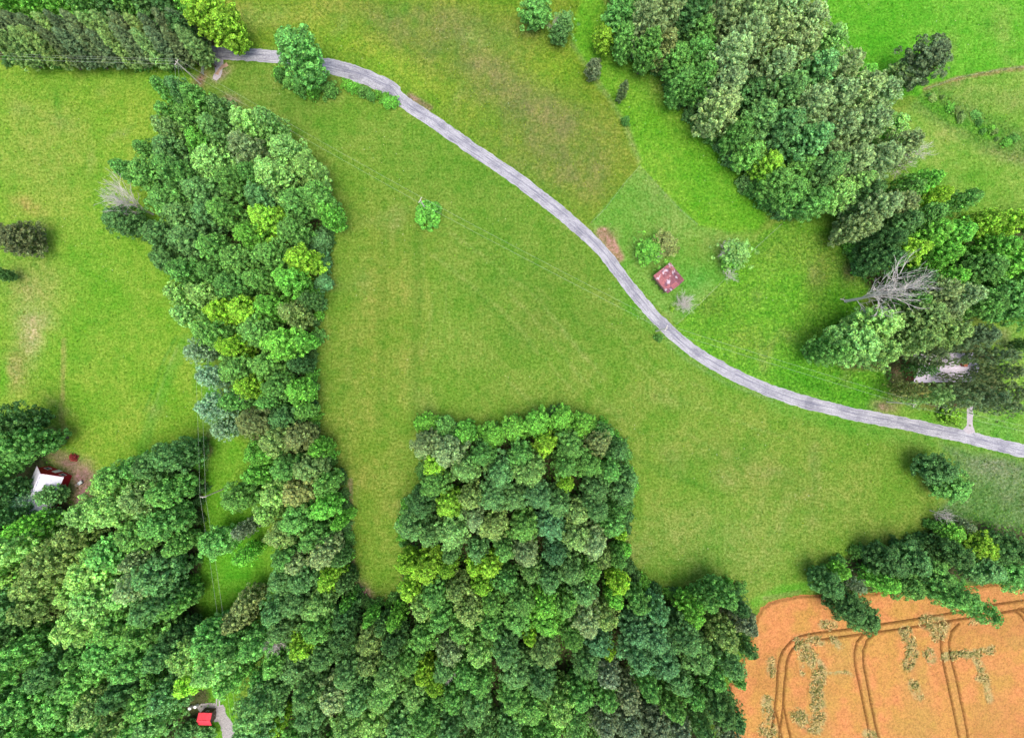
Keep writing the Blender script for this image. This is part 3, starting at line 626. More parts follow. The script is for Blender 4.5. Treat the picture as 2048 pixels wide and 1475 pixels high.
CENTRAL = """855 845 22 br;890 856 24 mg;932 866 24 br;985 872 26 br;1030 858 26 br;1075 846 28 br;1122 840 28 br;1165 850 26 br;1205 868 24 mg;852 888 28 gg;896 902 34 gg;932 934 34 gl;872 924 26 yg;965 908 28 mg;
1090 886 26 yg;1140 892 30 mg;1042 906 26 mg;1195 884 26 bn;1230 898 22 dg;1002 944 36 bg;985 990 30 bg;1060 940 32 gl;1132 928 30 mg;1175 926 28 mg;1215 936 26 mg;1252 952 22 bg;1130 962 20 yg;1190 972 28 bg;1240 978 28 bg;
872 962 30 mg;846 1002 30 dg;900 1002 28 yg;942 990 26 ol;1076 986 30 bt;1112 1004 34 bg;1152 1020 24 ol;1190 1012 30 bg;1235 1012 22 mg;826 1046 30 bg;862 1062 26 bg;906 1056 36 gl;950 1032 28 gg;988 1046 32 ol;
1048 1048 32 mg;1100 1046 32 bt;1150 1066 30 ol;1184 1082 28 gg;1224 1044 24 mg;1238 1062 14 yg;956 1094 24 bg;902 1102 22 bg;1050 1098 28 gg;1060 1138 22 gl;1010 1092 24 mg;1110 1100 26 bt;816 1120 22 yg;856 1130 32 yg;896 1130 22 yg;
950 1126 20 yg;982 1124 24 yg;965 1162 22 yg;822 1172 22 yg;872 1182 30 mg;916 1172 24 ol;1010 1152 26 mg;1140 1132 30 bg;1098 1152 28 bg;1180 1132 24 mg;1202 1110 22 ol;1234 1112 20 mg;1234 1160 22 yg;1226 1190 20 br;1272 1196 24 mg;
850 1206 26 gl;886 1226 28 mg;940 1212 30 ol;922 1248 26 mg;980 1240 26 mg;1040 1194 30 mg;1090 1200 26 br;1130 1200 26 mg;1172 1232 32 gg;1208 1224 26 ol;1165 1176 26 bg;985 1195 26 mg;
696 1204 14 br;742 1232 15 br;792 1234 20 br;768 1246 18 dg;600 1194 32 bg;560 1212 30 bg;640 1202 30 gl;572 1244 32 bg;642 1244 30 mg;690 1226 24 dg;692 1264 28 dg;612 1278 28 yg;742 1272 28 ol;742 1312 26 ol;792 1274 26 dg;
602 1322 36 bg;652 1302 30 bg;702 1330 32 bg;622 1372 34 bg;674 1380 34 gg;624 1414 34 bg;722 1382 30 bg;782 1332 30 gl;772 1374 32 gl;822 1312 28 mg;850 1334 22 yg;872 1356 22 yg;832 1376 30 gl;892 1322 28 bg;902 1290 28 gg;
932 1334 26 mg;960 1292 28 gl;700 1436 32 gl;752 1432 32 gl;802 1442 32 bg;852 1424 30 mg;902 1446 28 bg;952 1402 32 bg;960 1352 30 mg;1012 1290 30 bg;1060 1266 16 yg;1092 1292 30 ol;1032 1332 36 bg;1082 1352 34 bg;
1142 1262 28 mg;1192 1274 30 bt;1212 1294 16 yg;1172 1314 30 bg;1212 1334 26 pp;1272 1256 32 bt;1302 1262 32 bt;1322 1312 34 bt;1272 1304 30 bt;1362 1262 34 bg;1392 1302 34 bg;1352 1350 30 bg;1310 1216 24 bt;1410 1194 22 mg;
1380 1216 26 br;1440 1184 26 mg;1470 1204 22 dg;1482 1234 26 pp;1442 1262 28 ol;1482 1282 24 dg;1452 1312 30 bg;1466 1344 20 mg;1422 1342 24 mg;1432 1400 34 dg;1462 1424 22 dg;1456 1462 22 pp;1382 1380 24 mg;1342 1400 26 mg;
1292 1360 28 mg;1252 1382 26 pp;1210 1380 26 mg;1160 1380 28 mg;1118 1402 32 gl;1060 1402 34 mg;1020 1446 32 bg;1090 1450 30 mg;1150 1440 30 gl;1206 1432 26 pp;1256 1436 28 pp;1308 1436 28 pp;1354 1446 26 pp;1400 1444 26 bg"""
LOWLEFT = """368 908 36 dg;330 926 34 dg;300 934 28 mg;250 952 36 mg;238 964 30 gl;196 1020 36 gl;244 1010 40 gl;310 990 40 ol;356 978 34 mg;344 1040 36 mg;290 1062 38 mg;236 1100 42 mg;200 1134 44 gl;332 1142 42 bg;290 1160 36 gg;
372 1086 24 mg;370 1204 26 mg;330 1204 36 bg;210 1192 44 gl;176 1236 40 gl;252 1242 40 mg;312 1254 36 mg;232 1286 36 mg;284 1314 34 mg;342 1294 34 dg;362 1268 24 dg;120 1110 36 ol;92 1156 36 ol;84 1206 32 ol;
40 1086 38 gl;14 1140 34 gl;66 1050 26 br;26 1206 36 bg;14 1262 34 dg;64 1290 36 mg;24 1330 40 mg;120 1330 38 dg;70 1390 40 mg;20 1410 36 dg;20 1462 36 mg;80 1450 38 mg;140 1400 38 mg;180 1350 36 mg;206 1398 38 ol;258 1372 34 dg;
176 1456 38 mg;240 1446 38 ol;310 1384 34 mg;352 1372 34 bg;322 1424 34 bg;296 1440 34 mg;430 1268 34 mg;398 1296 40 gl;444 1316 40 gl;400 1342 32 yg;460 1276 32 mg;492 1232 26 bn;508 1200 24 bn;520 1280 30 mg;
470 1346 30 mg;502 1056 18 pp;506 1106 20 br;24 842 32 dg;10 880 32 mg;50 888 36 mg;-10 930 28 mg;-6 985 30 dg;6 1040 30 dg;
508 1398 42 bg;498 1446 38 bg;548 1380 30 bg;556 1442 18 yg;534 1464 20 yg;530 1344 20 mg"""
UPRIGHT = """1240 28 34 mg;1290 50 34 gg;1334 20 34 gg;1330 98 24 bn;1296 100 26 mg;1250 84 24 mg;1386 30 34 dg;1400 70 30 mg;1352 126 28 mg;1392 116 30 mg;1360 172 26 mg;1402 166 30 mg;1452 132 42 gg;1486 96 40 gg;1442 184 38 gg;
1436 226 34 gg;1444 34 34 gg;1500 40 38 gg;1536 90 38 gg;1560 30 40 gg;1600 64 40 gg;1584 118 38 gg;1646 96 32 gl;1540 150 38 gg;1620 156 38 bg;1668 156 36 gg;1560 196 38 bg;1606 226 38 gg;1656 208 38 gg;1706 194 36 gg;1742 206 34 gg;
1500 190 34 dg;1510 246 34 bg;1474 270 28 mg;1560 262 36 bg;1498 310 28 mg;1532 334 28 yg;1612 290 36 bg;1664 268 36 gg;1720 262 36 gg;1770 262 32 gl;1782 304 34 gg;1742 332 36 gg;1690 332 36 gg;1642 344 34 bg;1598 340 34 mg;
1576 384 34 mg;1622 404 34 mg;1664 392 32 gl;1704 372 32 gl;1548 366 28 mg"""
RIGHTW = """1742 420 34 gg;1712 456 28 gg;1786 416 30 gg;1792 450 28 bg;1722 394 28 dg;1832 370 28 br;1850 400 28 yg;1804 384 24 mg;1838 436 30 mg;1762 484 30 dg;1808 504 28 yg;1848 468 32 br;1896 472 34 br;1946 450 34 yg;1992 450 30 yg;
2024 442 20 yg;1760 522 28 dg;1870 514 30 br;1884 560 26 br;1862 586 30 gg;1904 594 32 gg;1950 540 38 mg;2008 526 38 br;1992 598 40 mg;2044 560 34 mg;1950 610 34 mg;2040 616 34 mg;1822 560 26 dg;1815 604 24 mg"""
GROVE = """1744 650 40 gl;1700 692 42 gl;1742 704 34 gl;1656 702 28 mg;1832 636 42 ol;1868 622 34 gg;1818 680 32 ol;1880 664 34 ol;1936 672 28 pn"""
GROVEP = """1836 740 20 dg;1852 728 16 pn;1892 722 13 pn;1922 754 13 pn;1980 712 28 pn;1996 742 26 pn;2000 782 32 pn;1958 792 30 pn;1904 794 28 pn;1852 790 28 ol;1990 812 26 pn;1930 776 22 pn;1816 780 22 bn;1846 708 24 pn;1896 694 18 pn"""
HEDGE = """1654 1166 28 dg;1692 1210 34 dg;1724 1232 30 dg;1680 1140 16 br;1712 1168 20 pp;1772 1122 34 dg;1762 1160 28 br;1806 1168 28 mg;1822 1122 34 dg;1862 1150 36 mg;1952 1090 30 yg;1902 1064 22 br;1926 1050 18 pp;
1900 1106 32 dg;1960 1132 34 bg;2004 1140 34 mg;2036 1150 34 mg;2026 1100 34 dg;1984 1096 26 dg"""
def rows(s):
    for e in s.replace('\n', '').split(';'):
        a = e.split()
        if len(a) < 4: continue
        yield float(a[0]), float(a[1]), float(a[2]), a[3]
def pick(c, opts): return opts[rnd.randrange(len(opts))]
for px, py, r, c in rows(STRIP):
    if px < 575 and 890 < py < 1160: px += 11
    low = (c == 'bt'); k = 'silver' if c == 'bw' else pick(c, ['round', 'tall', 'tall', 'dome'] if c in ('gl', 'gg') or px < 420 and py < 420 else ['round', 'round', 'dome', 'tall'])
    plant(px, py, r, c, k, h=6 if low else rnd.uniform(15, 19) * (.8 if r < 23 else 1), stand='left strip')
for px, py, r, c in rows(CENTRAL):
    edge = py < 900 and r < 29 and c in ('br', 'mg')
    k = 'tall' if c == 'pp' else pick(c, ['round', 'round', 'dome', 'tall'])
    plant(px, py, r, c, k, h=rnd.uniform(8, 11) if edge else rnd.uniform(15, 19) * (.75 if r < 20 else 1), stand='lower wood' if py > 1185 else 'central wood')
for px, py, r, c in rows(LOWLEFT):
    if px > 290 and 880 < py < 1262: px -= 11; r *= .94
    if 490 < px < 515 and py > 1390: px += 18
    plant(px, py, r, c, pick(c, ['tall', 'tall', 'round', 'silver']) if c != 'bw' else 'sparse', h=rnd.uniform(18, 22) * (.75 if r < 24 else 1), stand='lower left wood')
for px, py, r, c in rows(UPRIGHT):
    plant(px, py, r, c, 'silver' if c == 'gg' else pick(c, ['tall', 'round', 'silver']), h=rnd.uniform(19, 24) if c in ('gg', 'bg') else rnd.uniform(13, 18), stand='upper right wood')
for px, py, r, c in rows(RIGHTW):
    plant(px, py, r, c, 'silver' if c == 'gg' else pick(c, ['tall', 'round', 'dome']), h=rnd.uniform(16, 20), stand='right wood')
for px, py, r, c in rows(GROVE): plant(px, py, r, c, 'tall' if c == 'gl' else 'silver', h=rnd.uniform(16, 20), stand='house grove')
for px, py, r, c in rows(GROVEP): plant(px, py, r, c, 'sparse', h=rnd.uniform(17, 20), stand='house grove')
for px, py, r, c in rows(HEDGE): plant(px, py, r, c, pick(c, ['round', 'dome', 'tall']) if c != 'pp' else 'sparse', h=rnd.uniform(10, 14) if r > 22 else 8, stand='wheat hedge')
for px, py, r, k in ((1905, 1186, 40, 'sparse'), (1945, 1212, 34, 'sparse'), (1880, 1178, 30, 'round')): plant(px, py, r, 'mg', k, h=17, stand='wheat hedge')
# pine belt, two planted rows, with brighter trees behind
for j, y in enumerate((62, 92)):
    for i in range(14):
        px = -4 + i * 29 + j * 13 + rnd.uniform(-4, 4)
        if px > 392: continue
        plant(px, y + rnd.uniform(-4, 4) + (10 if j and px < 60 else 0) * 0, 23 + rnd.uniform(-2, 3), rnd.choice(['pn', 'pn', 'ol']), 'pine', h=rnd.uniform(13.5, 16), stand='pine belt')
for px, py, r, c in ((20, 6, 26, 'br'), (70, 10, 28, 'br'), (125, 6, 26, 'br'), (170, 12, 24, 'mg'), (215, 2, 26, 'bg'), (260, 8, 26, 'mg'), (305, 18, 28, 'dg'), (345, 42, 28, 'dg'), (372, 66, 24, 'dg')):
    plant(px, py, r, c, 'round', h=15, stand='pine belt')

for px, py, r, c, h in ((480, 992, 31, 'mg', 14), (438, 1082, 33, 'mg', 14), (52, 1000, 24, 'bw', 9), (101, 990, 24, 'bg', 8), (372, 1462, 20, 'dg', 6), (410, 1472, 18, 'bg', 4), (92, 1040, 22, 'bg', 10)): plant(px, py, r, c, 'sparse' if c == 'bw' else 'round', h=h, stand='lower left wood')
# solitary trees, each described on its own
for a in ((602, 112, 43, 'mg', 'tall', 19, 'big dense green tree standing alone over the road near its upper left bend'),
          (420, 28, 40, 'yg', 'tall', 17, 'large vivid yellow-green tree above the road beside the pine belt, left of two'),
          (458, 58, 32, 'yg', 'tall', 14, 'smaller vivid yellow-green tree overhanging the verge, right of two by the pine belt'),
          (385, 12, 26, 'br', 'round', 13, 'bright green tree touching the top edge behind the pine belt end'),
          (1072, 22, 32, 'mg', 'round', 9, 'bushy mid-green tree at the top edge, left of the small pair'),
          (1128, 48, 26, 'bg', 'sparse', 9, 'thin-crowned blue-green tree, right of the small pair at the top edge'),
          (1118, 66, 20, 'dg', 'round', 6, 'low dark green bushy tree at the foot of the thin-crowned pair at top'),
          (1207, 78, 22, 'yg', 'round', 9, 'small yellow-green tree at the left tip of the upper right wood'),
          (1188, 136, 17, 'pp', 'cedar', 7.5, 'grey oval cedar standing alone in grass below the wood tip'),
          (1246, 180, 11, 'pn', 'cedar', 9, 'thin faint grey-green columnar tree alone in the upper meadow'),
          (1252, 240, 9, 'mg', 'shrub', 3, 'small round green bush at the foot of the thin columnar tree'),
          (1728, 150, 22, 'br', 'round', 8, 'low bright green tree beside the dark leaning cedar at the pasture corner'),
          (1800, 148, 28, 'ol', 'round', 9, 'brownish olive tree left of the large dark tree at the pasture edge'),
          (1846, 124, 42, 'dp', 'round', 15, 'large dark grey-green tree leaning out over the top right pasture'),
          (248, 440, 34, 'dg', 'round', 11, 'dark green tree with a bare grey tree above it, west of the strip wood'),
          (36, 476, 38, 'bd', 'dome', 11, 'wide brownish dark tree at the left edge of the west field'),
          (2, 548, 14, 'dg', 'round', 8, 'small dark tree cut by the left edge below the brownish one'),
          (855, 427, 26, 'br', 'bush', 4.2, 'round bright green bush around the pole in the middle of the field'),
          (1298, 502, 34, 'br', 'sparse', 7, 'open bright green tree with grey limbs showing above the rusty barn'),
          (1328, 488, 27, 'bn', 'round', 6.5, 'small brown-green tree touching the upper corner of the rusty barn'),
          (1472, 505, 36, 'gl', 'sparse', 8, 'thin half-bare apple tree with light green leaves on the lawn edge'),
          (1465, 520, 24, 'br', 'sparse', 5, 'low green leafy tree under the half-bare apple tree on the lawn'),
          (1344, 617, 5, 'yg', 'shrub', 1.2, 'tiny yellow-green bush beside the round bare grey bush'),
          (1318, 675, 9, 'mg', 'shrub', 2.2, 'small green bush at a pole foot on the field side of the road'),
          (1905, 829, 22, 'yg', 'shrub', 3.5, 'yellow-green bush on the lawn left of the concrete driveway'),
          (1874, 938, 34, 'dg', 'round', 11, 'dark green round tree standing alone below the road at right'),
          (1905, 975, 32, 'mg', 'round', 9, 'lighter green tree joined to the lone dark one below the road'),
          (112, 882, 11, 'rd', 'shrub', 2.5, 'dark red leafy bush at the lower left corner of the west field'),
          (145, 915, 8, 'rd', 'shrub', 1.2, 'low flat reddish brown bush in the yard above the red-trimmed house'),
          (2046, 690, 14, 'dg', 'round', 8, 'dark tree cut by the right edge beyond the pale-roofed house')):
    plant(*a[:5], h=a[5], label=a[6])

# shrubs that skirt the woods and line the road
def edge_shrubs(pts, n, cols, stand, off=5, rr=(10, 17), h=(2.2, 4.5)):
    path = smooth_path(pts, 8); step = len(path) / n
    for i in range(n):
        x, y = path[min(len(path) - 1, int(i * step + rnd.random() * step * .6))]
        plant(x + rnd.uniform(-off, off), y + rnd.uniform(-off, off), rnd.uniform(*rr), rnd.choice(cols), 'shrub', h=rnd.uniform(*h), stand=stand, hang=.6)
edge_shrubs([(690, 168), (715, 176), (745, 188), (792, 205)], 9, ['br', 'br', 'mg'], 'road hedge', rr=(9, 14), h=(1.8, 3))
edge_shrubs([(548, 135), (565, 152), (590, 172), (640, 182), (660, 178)], 6, ['br', 'mg'], 'lone tree foot', rr=(12, 17))
edge_shrubs([(672, 420), (652, 480), (640, 540), (634, 600), (630, 660), (622, 720), (618, 790), (628, 860)], 22, ['br', 'mg', 'dg', 'bg'], 'left strip edge')
edge_shrubs([(645, 885), (668, 930), (690, 980), (694, 1040), (696, 1100), (708, 1160), (728, 1200), (775, 1212), (800, 1180), (806, 1130), (800, 1060), (815, 1010), (845, 960), (838, 900)], 34, ['br', 'mg', 'mg', 'dg'], 'field foot', rr=(8, 14), h=(1.6, 3.2))
edge_shrubs([(838, 850), (880, 842), (940, 858), (990, 862), (1050, 840), (1110, 828), (1170, 836), (1225, 868), (1255, 920), (1262, 990), (1245, 1060), (1250, 1120), (1285, 1165), (1330, 1190), (1390, 1186), (1440, 1168), (1490, 1180)], 38, ['br', 'br', 'mg', 'dg'], 'central wood edge')
edge_shrubs([(1262, 95), (1310, 115), (1340, 165), (1385, 225), (1430, 280), (1480, 330), (1520, 385), (1580, 425)], 18, ['mg', 'dg', 'bg'], 'upper right wood edge', rr=(12, 19), h=(3, 6))
edge_shrubs([(1690, 470), (1710, 500), (1720, 550)], 5, ['mg', 'br', 'dg'], 'right wood edge')
edge_shrubs([(396, 880), (396, 960), (394, 1050), (394, 1130), (384, 1200), (384, 1270)], 10, ['mg', 'br', 'dg'], 'corridor edge', rr=(9, 14))
edge_shrubs([(1630, 1150), (1680, 1122), (1760, 1098), (1840, 1085), (1880, 1040)], 10, ['dg', 'mg', 'bg'], 'wheat hedge edge')
edge_shrubs([(1860, 190), (1900, 215), (1935, 235), (1980, 262), (2040, 290)], 18, ['br', 'mg', 'ol'], 'east bank', off=16, rr=(4, 11), h=(.6, 1.5))
edge_shrubs([(10, 118), (90, 122), (180, 124), (280, 124), (380, 120)], 12, ['mg', 'dg'], 'pine belt foot', rr=(8, 12), h=(1.5, 3))

# fill the canopy where the woods are thin
FILL = {'left strip': ('left strip', (14, 18)), 'central wood': (None, (13, 17)), 'lower left wood': ('lower left wood', (15, 19)), 'upper right wood': ('upper right wood', (15, 20)), 'pine belt': ('pine belt', (12, 14)), 'house grove': None}
big = [t for t in TREES if t['kind'] != 'shrub']
CLEAR = [(95, 955, 34), (75, 1010, 26), (150, 960, 36), (413, 1437, 26), (445, 1400, 22), (455, 1450, 22), (112, 1240, 22), (150, 925, 30), (440, 910, 28), (430, 960, 24), (420, 1010, 18), (470, 950, 20),
         (440, 1150, 34), (480, 1120, 26), (510, 1150, 26), (430, 1200, 24), (410, 1240, 18), (460, 1190, 22), (485, 1385, 14), (1900, 740, 50), (1850, 740, 30), (760, 1150, 40), (1720, 590, 30), (440, 1180, 24)]
def covers(px, py, x, y, r, h):
    bx, by = 1024 + x * 8, 737.5 - y * 8; tx, ty = 1024 + x * 8 * CAM_H / (CAM_H - h), 737.5 - y * 8 * CAM_H / (CAM_H - h)
    for cx, cy, cr in CLEAR:
        for t in (.25, .5, .75, 1):
            if math.hypot(bx + (tx - bx) * t - cx, by + (ty - by) * t - cy) < cr + r * (.8 if t < 1 else .5): return True
    return False
def fill_woods(limit):
    n = 0; cand = []
    for wn_, f in FILL.items():
        if not f: continue
        pts = WOODS[wn_]; xs = [p[0] for p in pts]; ys = [p[1] for p in pts]
        for _ in range(2600):
            cand.append((rnd.uniform(max(-70, min(xs)), min(2120, max(xs))), rnd.uniform(max(-60, min(ys)), min(1540, max(ys))), wn_))
    rnd.shuffle(cand); cand.sort(key=lambda c: 0)
    for gx, gy, wn_ in cand:
        if n >= limit: break
        if not inside(np.array([gx]), np.array([gy]), WOODS[wn_])[0]: continue
        if 40 < gx < 150 and 900 < gy < 1060 or 360 < gx < 480 and 1360 < gy or 90 < gx < 135 and 1180 < gy < 1300: continue
        x, y, _ = W(gx, gy)
        best = min(big, key=lambda t: (t['x'] - x) ** 2 + (t['y'] - y) ** 2); d = math.hypot(best['x'] - x, best['y'] - y)
        if d < 4.9: continue
        h = rnd.uniform(*FILL[wn_][1]); zc = h * .58; k = CAM_H / (CAM_H - zc)
        px, py = 1024 + x * 8 * k, 737.5 - y * 8 * k
        if not (-60 < px < 2108 and -60 < py < 1535): continue
        if covers(px, py, x, y, 26, h): continue
        c = best['c'] if best['c'] not in ('yg', 'bw', 'bt') else 'mg'
        kind = best['kind'] if best['kind'] not in ('cedar', 'sparse', 'shrub') else 'round'
        plant(px, py, rnd.uniform(25, 31), c, kind, h=h, stand=best['stand'] or wn_); big.append(TREES[-1]); n += 1
    return n
for t in list(TREES):
    if t['kind'] != 'shrub' and t['stand'] in ('left strip', 'lower left wood', 'central wood') and covers(t['px'], t['py'], t['x'], t['y'], 4, t['h']): print('COVERS', t['stand'], t['px'], t['py'], round(t['R'] * 8))
nfill = fill_woods(110)

def merge_surplus(limit=296):
    ts = [t for t in TREES if NAME[t['kind']] == 'broadleaf_tree' and not t['label']]
    tot = sum(1 for t in TREES if NAME[t['kind']] == 'broadleaf_tree'); n = tot - limit
    if n <= 0: return
    def seen(t):
        edge = min(t['px'], 2048 - t['px'], t['py'], 1475 - t['py']); return t['R'] * (1 if edge > 20 else .6) * (1 if t.get('hand') else .8)
    ts.sort(key=seen); drop = ts[:n]; qs, cs = [], []
    cache = {}
    for t in drop:
        cr = [c for c in t['o'].children if c.name.startswith('crown')][0]; me = cr.data
        if me.name not in cache:
            k = len(me.vertices); v = np.empty(k * 3, np.float32); me.vertices.foreach_get('co', v)
            cc = np.empty(k * 4, np.float32); me.color_attributes['leaf_tint'].data.foreach_get('color', cc)
            v = v.reshape(-1, 4, 3); cc = cc.reshape(-1, 4, 4)[:, 0, :3]; v = v[::2]; ctr = v.mean(1, keepdims=True); cache[me.name] = (ctr + (v - ctr) * 1.35, cc[::2])
        v, cc = cache[me.name]; o = t['o']; a = o.rotation_euler[2]; sc = np.array(o.scale); q = v * sc
        q = np.stack([q[..., 0] * math.cos(a) - q[..., 1] * math.sin(a) + o.location[0], q[..., 0] * math.sin(a) + q[..., 1] * math.cos(a) + o.location[1], q[..., 2]], -1)
        qs.append(q.astype(np.float32)); cs.append(cc * np.array(cr.color[:3]))
        for ch in list(o.children): bpy.data.objects.remove(ch)
        bpy.data.objects.remove(o); TREES.remove(t)
    me = cloud_mesh('woodland_canopy', qs, cs, M['leaf']); o = link('woodland_canopy', me); o.color = (1, 1, 1, 1)
    tag(o, 'mixed green tree crowns filling in between the larger trees of the woods', 'woodland', kind='stuff')
merge_surplus()

# low growth under the canopy: one uncountable mass
def undergrowth():
    rs = np.random.RandomState(5); P = []
    for pts in WOODS.values():
        a = np.array(pts, float); mn = np.maximum(a.min(0), -150); mx = np.minimum(a.max(0), [2200, 1620]); area = (mx - mn).prod() / 64
        n = int(area * 2.2); p = rs.uniform(mn, mx, (n, 2)); keep = sdist(p[:, 0], p[:, 1], pts) > 1; P.append(p[keep])
    p = np.concatenate(P)
    bad = ((p[:, 0] > 40) & (p[:, 0] < 190) & (p[:, 1] > 895) & (p[:, 1] < 1055)) | ((p[:, 0] > 375) & (p[:, 0] < 480) & (p[:, 1] > 1370)) | ((p[:, 0] > 95) & (p[:, 0] < 130) & (p[:, 1] > 1190) & (p[:, 1] < 1290)) | ((p[:, 0] > 1780) & (p[:, 0] < 2010) & (p[:, 1] > 660) & (p[:, 1] < 830))
    p = p[~bad]
    z = fbm(p[:, 0], p[:, 1], 30, 77) * 2.6 * rs.uniform(.3, 1, len(p))
    pos = np.stack([(p[:, 0] - 1024) / 8, (737.5 - p[:, 1]) / 8, z], 1)
    q, t = leaf_cloud(pos, rs.normal(size=pos.shape) * .5 + np.array([0, 0, 1.]), .62, 1.2, rs)
    me = cloud_mesh('undergrowth', [q], [t], M['leaf']); o = link('undergrowth', me); o.color = (*[v * 1.25 for v in lin((78, 128, 50))], 1)
    tag(o, 'dense low green undergrowth covering the ground beneath the woods', 'undergrowth', kind='stuff')
undergrowth()
def weeds():
    rs = np.random.RandomState(8); n = 150000; px = rs.uniform(-60, 2110, n); py = rs.uniform(-60, 1540, n)
    C, Wd, So = paint(px.reshape(1, -1), py.reshape(1, -1)); Wd = Wd[0]; C = C[0]
    near = seg_dist(px, py, ROAD) < 15
    rim = np.zeros(n)
    for pts in WOODS.values():
        dd = sdist(px, py, pts); rim = np.maximum(rim, np.exp(-((dd + 4) / 11) ** 2))
    keep = (rs.rand(n) < .06 + .8 * rim * (fbm(px, py, 20, 91) > .42) + Wd * .6 * np.clip(fbm(px, py, 25, 90) * 3 - .9, 0, 1)) & ~near & ~(sdist(px, py, WHEAT) > -2)
    px, py, C, rim = px[keep], py[keep], C[keep], rim[keep]; m = len(px); C = C * (1 - rim[:, None] * .8) + np.array(lin((92, 150, 50))) * .8 * rim[:, None] * .8
    h = rs.uniform(.05, .35, m) + rim * rs.uniform(0, .8, m); pos = np.stack([(px - 1024) / 8, (737.5 - py) / 8, h], 1)
    q, t = leaf_cloud(pos, rs.normal(size=(m, 3)) * .6 + np.array([0, 0, 1.]), .36, 1.3, rs)
    me = cloud_mesh('meadow_weeds', [q], [t * C * np.array([1.05, 1.12, .8])], M['leaf']); o = link('meadow_weeds', me); o.color = (1, 1, 1, 1)
    tag(o, 'leafy weeds and taller grass tufts scattered through the meadows', 'weeds', kind='stuff')
    # pale seed heads and flowers
    n = 5200; px = rs.uniform(0, 2050, n); py = rs.uniform(0, 1240, n)
    dens = np.clip(fbm(px, py, 50, 95) * 3 - 1.3, 0, 1) * .5
    dens += .7 * np.exp(-((px - 1450) / 90) ** 2 - ((py - 910) / 35) ** 2) + .8 * np.exp(-((px - 1380) / 40) ** 2 - ((py - 1090) / 14) ** 2) + .8 * np.exp(-((px - 1275) / 14) ** 2 - ((py - 1140) / 12) ** 2) + .25 * (px > 1640) * (py < 140)
    ok = ~(seg_dist(px, py, ROAD) < 16)
    for pts in WOODS.values(): ok &= ~inside(px, py, pts)
    k = (rs.rand(n) < dens) & ok; px, py = px[k], py[k]; m = len(px)
    pos = np.stack([(px - 1024) / 8, (737.5 - py) / 8, rs.uniform(.2, .4, m)], 1)
    q, t = leaf_cloud(pos, rs.normal(size=(m, 3)) * .3 + np.array([0, 0, 1.]), .17, 1.1, rs, tint_spread=.1)
    me = cloud_mesh('wildflowers', [q], [t * .42 * np.array([1, 1, .85])], M['leaf']); o = link('wildflowers', me); o.color = (1, 1, 1, 1)
    tag(o, 'tiny pale wildflowers and seed heads dotted across the grass', 'wildflowers', kind='stuff')
weeds()
def straw():
    rs = np.random.RandomState(12); X, Y, L = LODGED; i = rs.randint(0, len(X), 16000); i = i[rs.rand(len(i)) < L[i]]; i = i[rs.rand(len(i)) < np.clip(fbm(X[i], Y[i], 1.6, 98) * 4 - 1.6, 0, 1) * .8]; m = len(i)
    pos = np.stack([X[i] + rs.uniform(-.9, .25, m), Y[i] + rs.uniform(-.7, .7, m), rs.uniform(.45, .8, m)], 1)
    an = fbm(X[i], Y[i], 3, 99) * 12; al = np.stack([np.cos(an), np.sin(an), np.zeros(m)], 1)
    q, t = leaf_cloud(pos, rs.normal(size=(m, 3)) * .35 + np.array([0, 0, 1.]), .42, 1.9, rs, along=al * 1.4, tint_spread=.22)
    c = np.where((rs.rand(m) < .42)[:, None], np.array(lin((132, 136, 76))), np.array(lin((204, 182, 124)))) * .82
    me = cloud_mesh('flattened_straw', [q], [t * c], M['leaf']); o = link('flattened_straw', me); o.color = (1, 1, 1, 1)
    tag(o, 'flattened pale straw and green weeds lying in patches of the orange wheat field', 'straw', kind='stuff')
straw()

# ------------------------------------------------------------------ bare trees
def bare_tree(px, py, h, spread, label, seed, hang=0.0, fork=.28, n=26, r=.26, up=.9, group=None, wood='deadwood', name='dead_tree', wig=.16, fan=False):
    """px, py: foot of the trunk on the ground"""
    rd = random.Random(seed); x, y, _ = W(px, py); root = empty(name, (x, y, 0), rd.uniform(0, 6.28)); tag(root, label, 'dead tree', group)
    t = MB(); pts = [Vector((0, 0, -.2))]
    for i in range(1, 8): pts.append(Vector((rd.uniform(-.1, .1) * i * .4, rd.uniform(-.1, .1) * i * .4, h * .8 * i / 7)))
    t.path(pts, r, r * .22, 7); t.tube((0, 0, -.2), (0, 0, .4), r * 1.5, r, 7); t.build('trunk', M[wood], root)
    b = MB()
    def grow(p, d, L, rr, depth):
        segs = 4; q = p.copy(); path = [q.copy()]
        for s_ in range(segs):
            d2 = (d + Vector((rd.gauss(0, wig), rd.gauss(0, wig), rd.gauss(.06, wig * .7)))).normalized(); q = q + d2 * L / segs; path.append(q.copy()); d = d2
            if depth > 0 and s_ >= 0:
                for _ in range(2 if depth > 1 or rd.random() < .6 else 1):
                    side = d.orthogonal(); side.rotate(__import__('mathutils').Quaternion(d, rd.uniform(0, 6.28)))
                    grow(q, (d * .75 + side * rd.uniform(.3, .65) + Vector((0, 0, .25))).normalized(), L * rd.uniform(.38, .6), rr * .58, depth - 1)
        b.path(path, rr, rr * .35, 4 if depth else 3)
    for i in range(n):
        f = fork + (1 - fork) * (i / n) ** 1.1 * .95; k = min(6, int(f * 7)); p = pts[k].lerp(pts[k + 1], f * 7 - k) if k < 7 else pts[7]
        a = i * 2.4 + rd.random(); e = up * (.6 + .8 * f) if not fan else (.9 if i % 5 == 0 else up * (.8 + f))
        grow(p, Vector((math.cos(a), math.sin(a), e)).normalized(), spread * (1.15 - .55 * f) * rd.uniform(.75, 1.15), r * (.4 - .2 * f), 2)
    b.build('branches', M[wood], root)
    return root
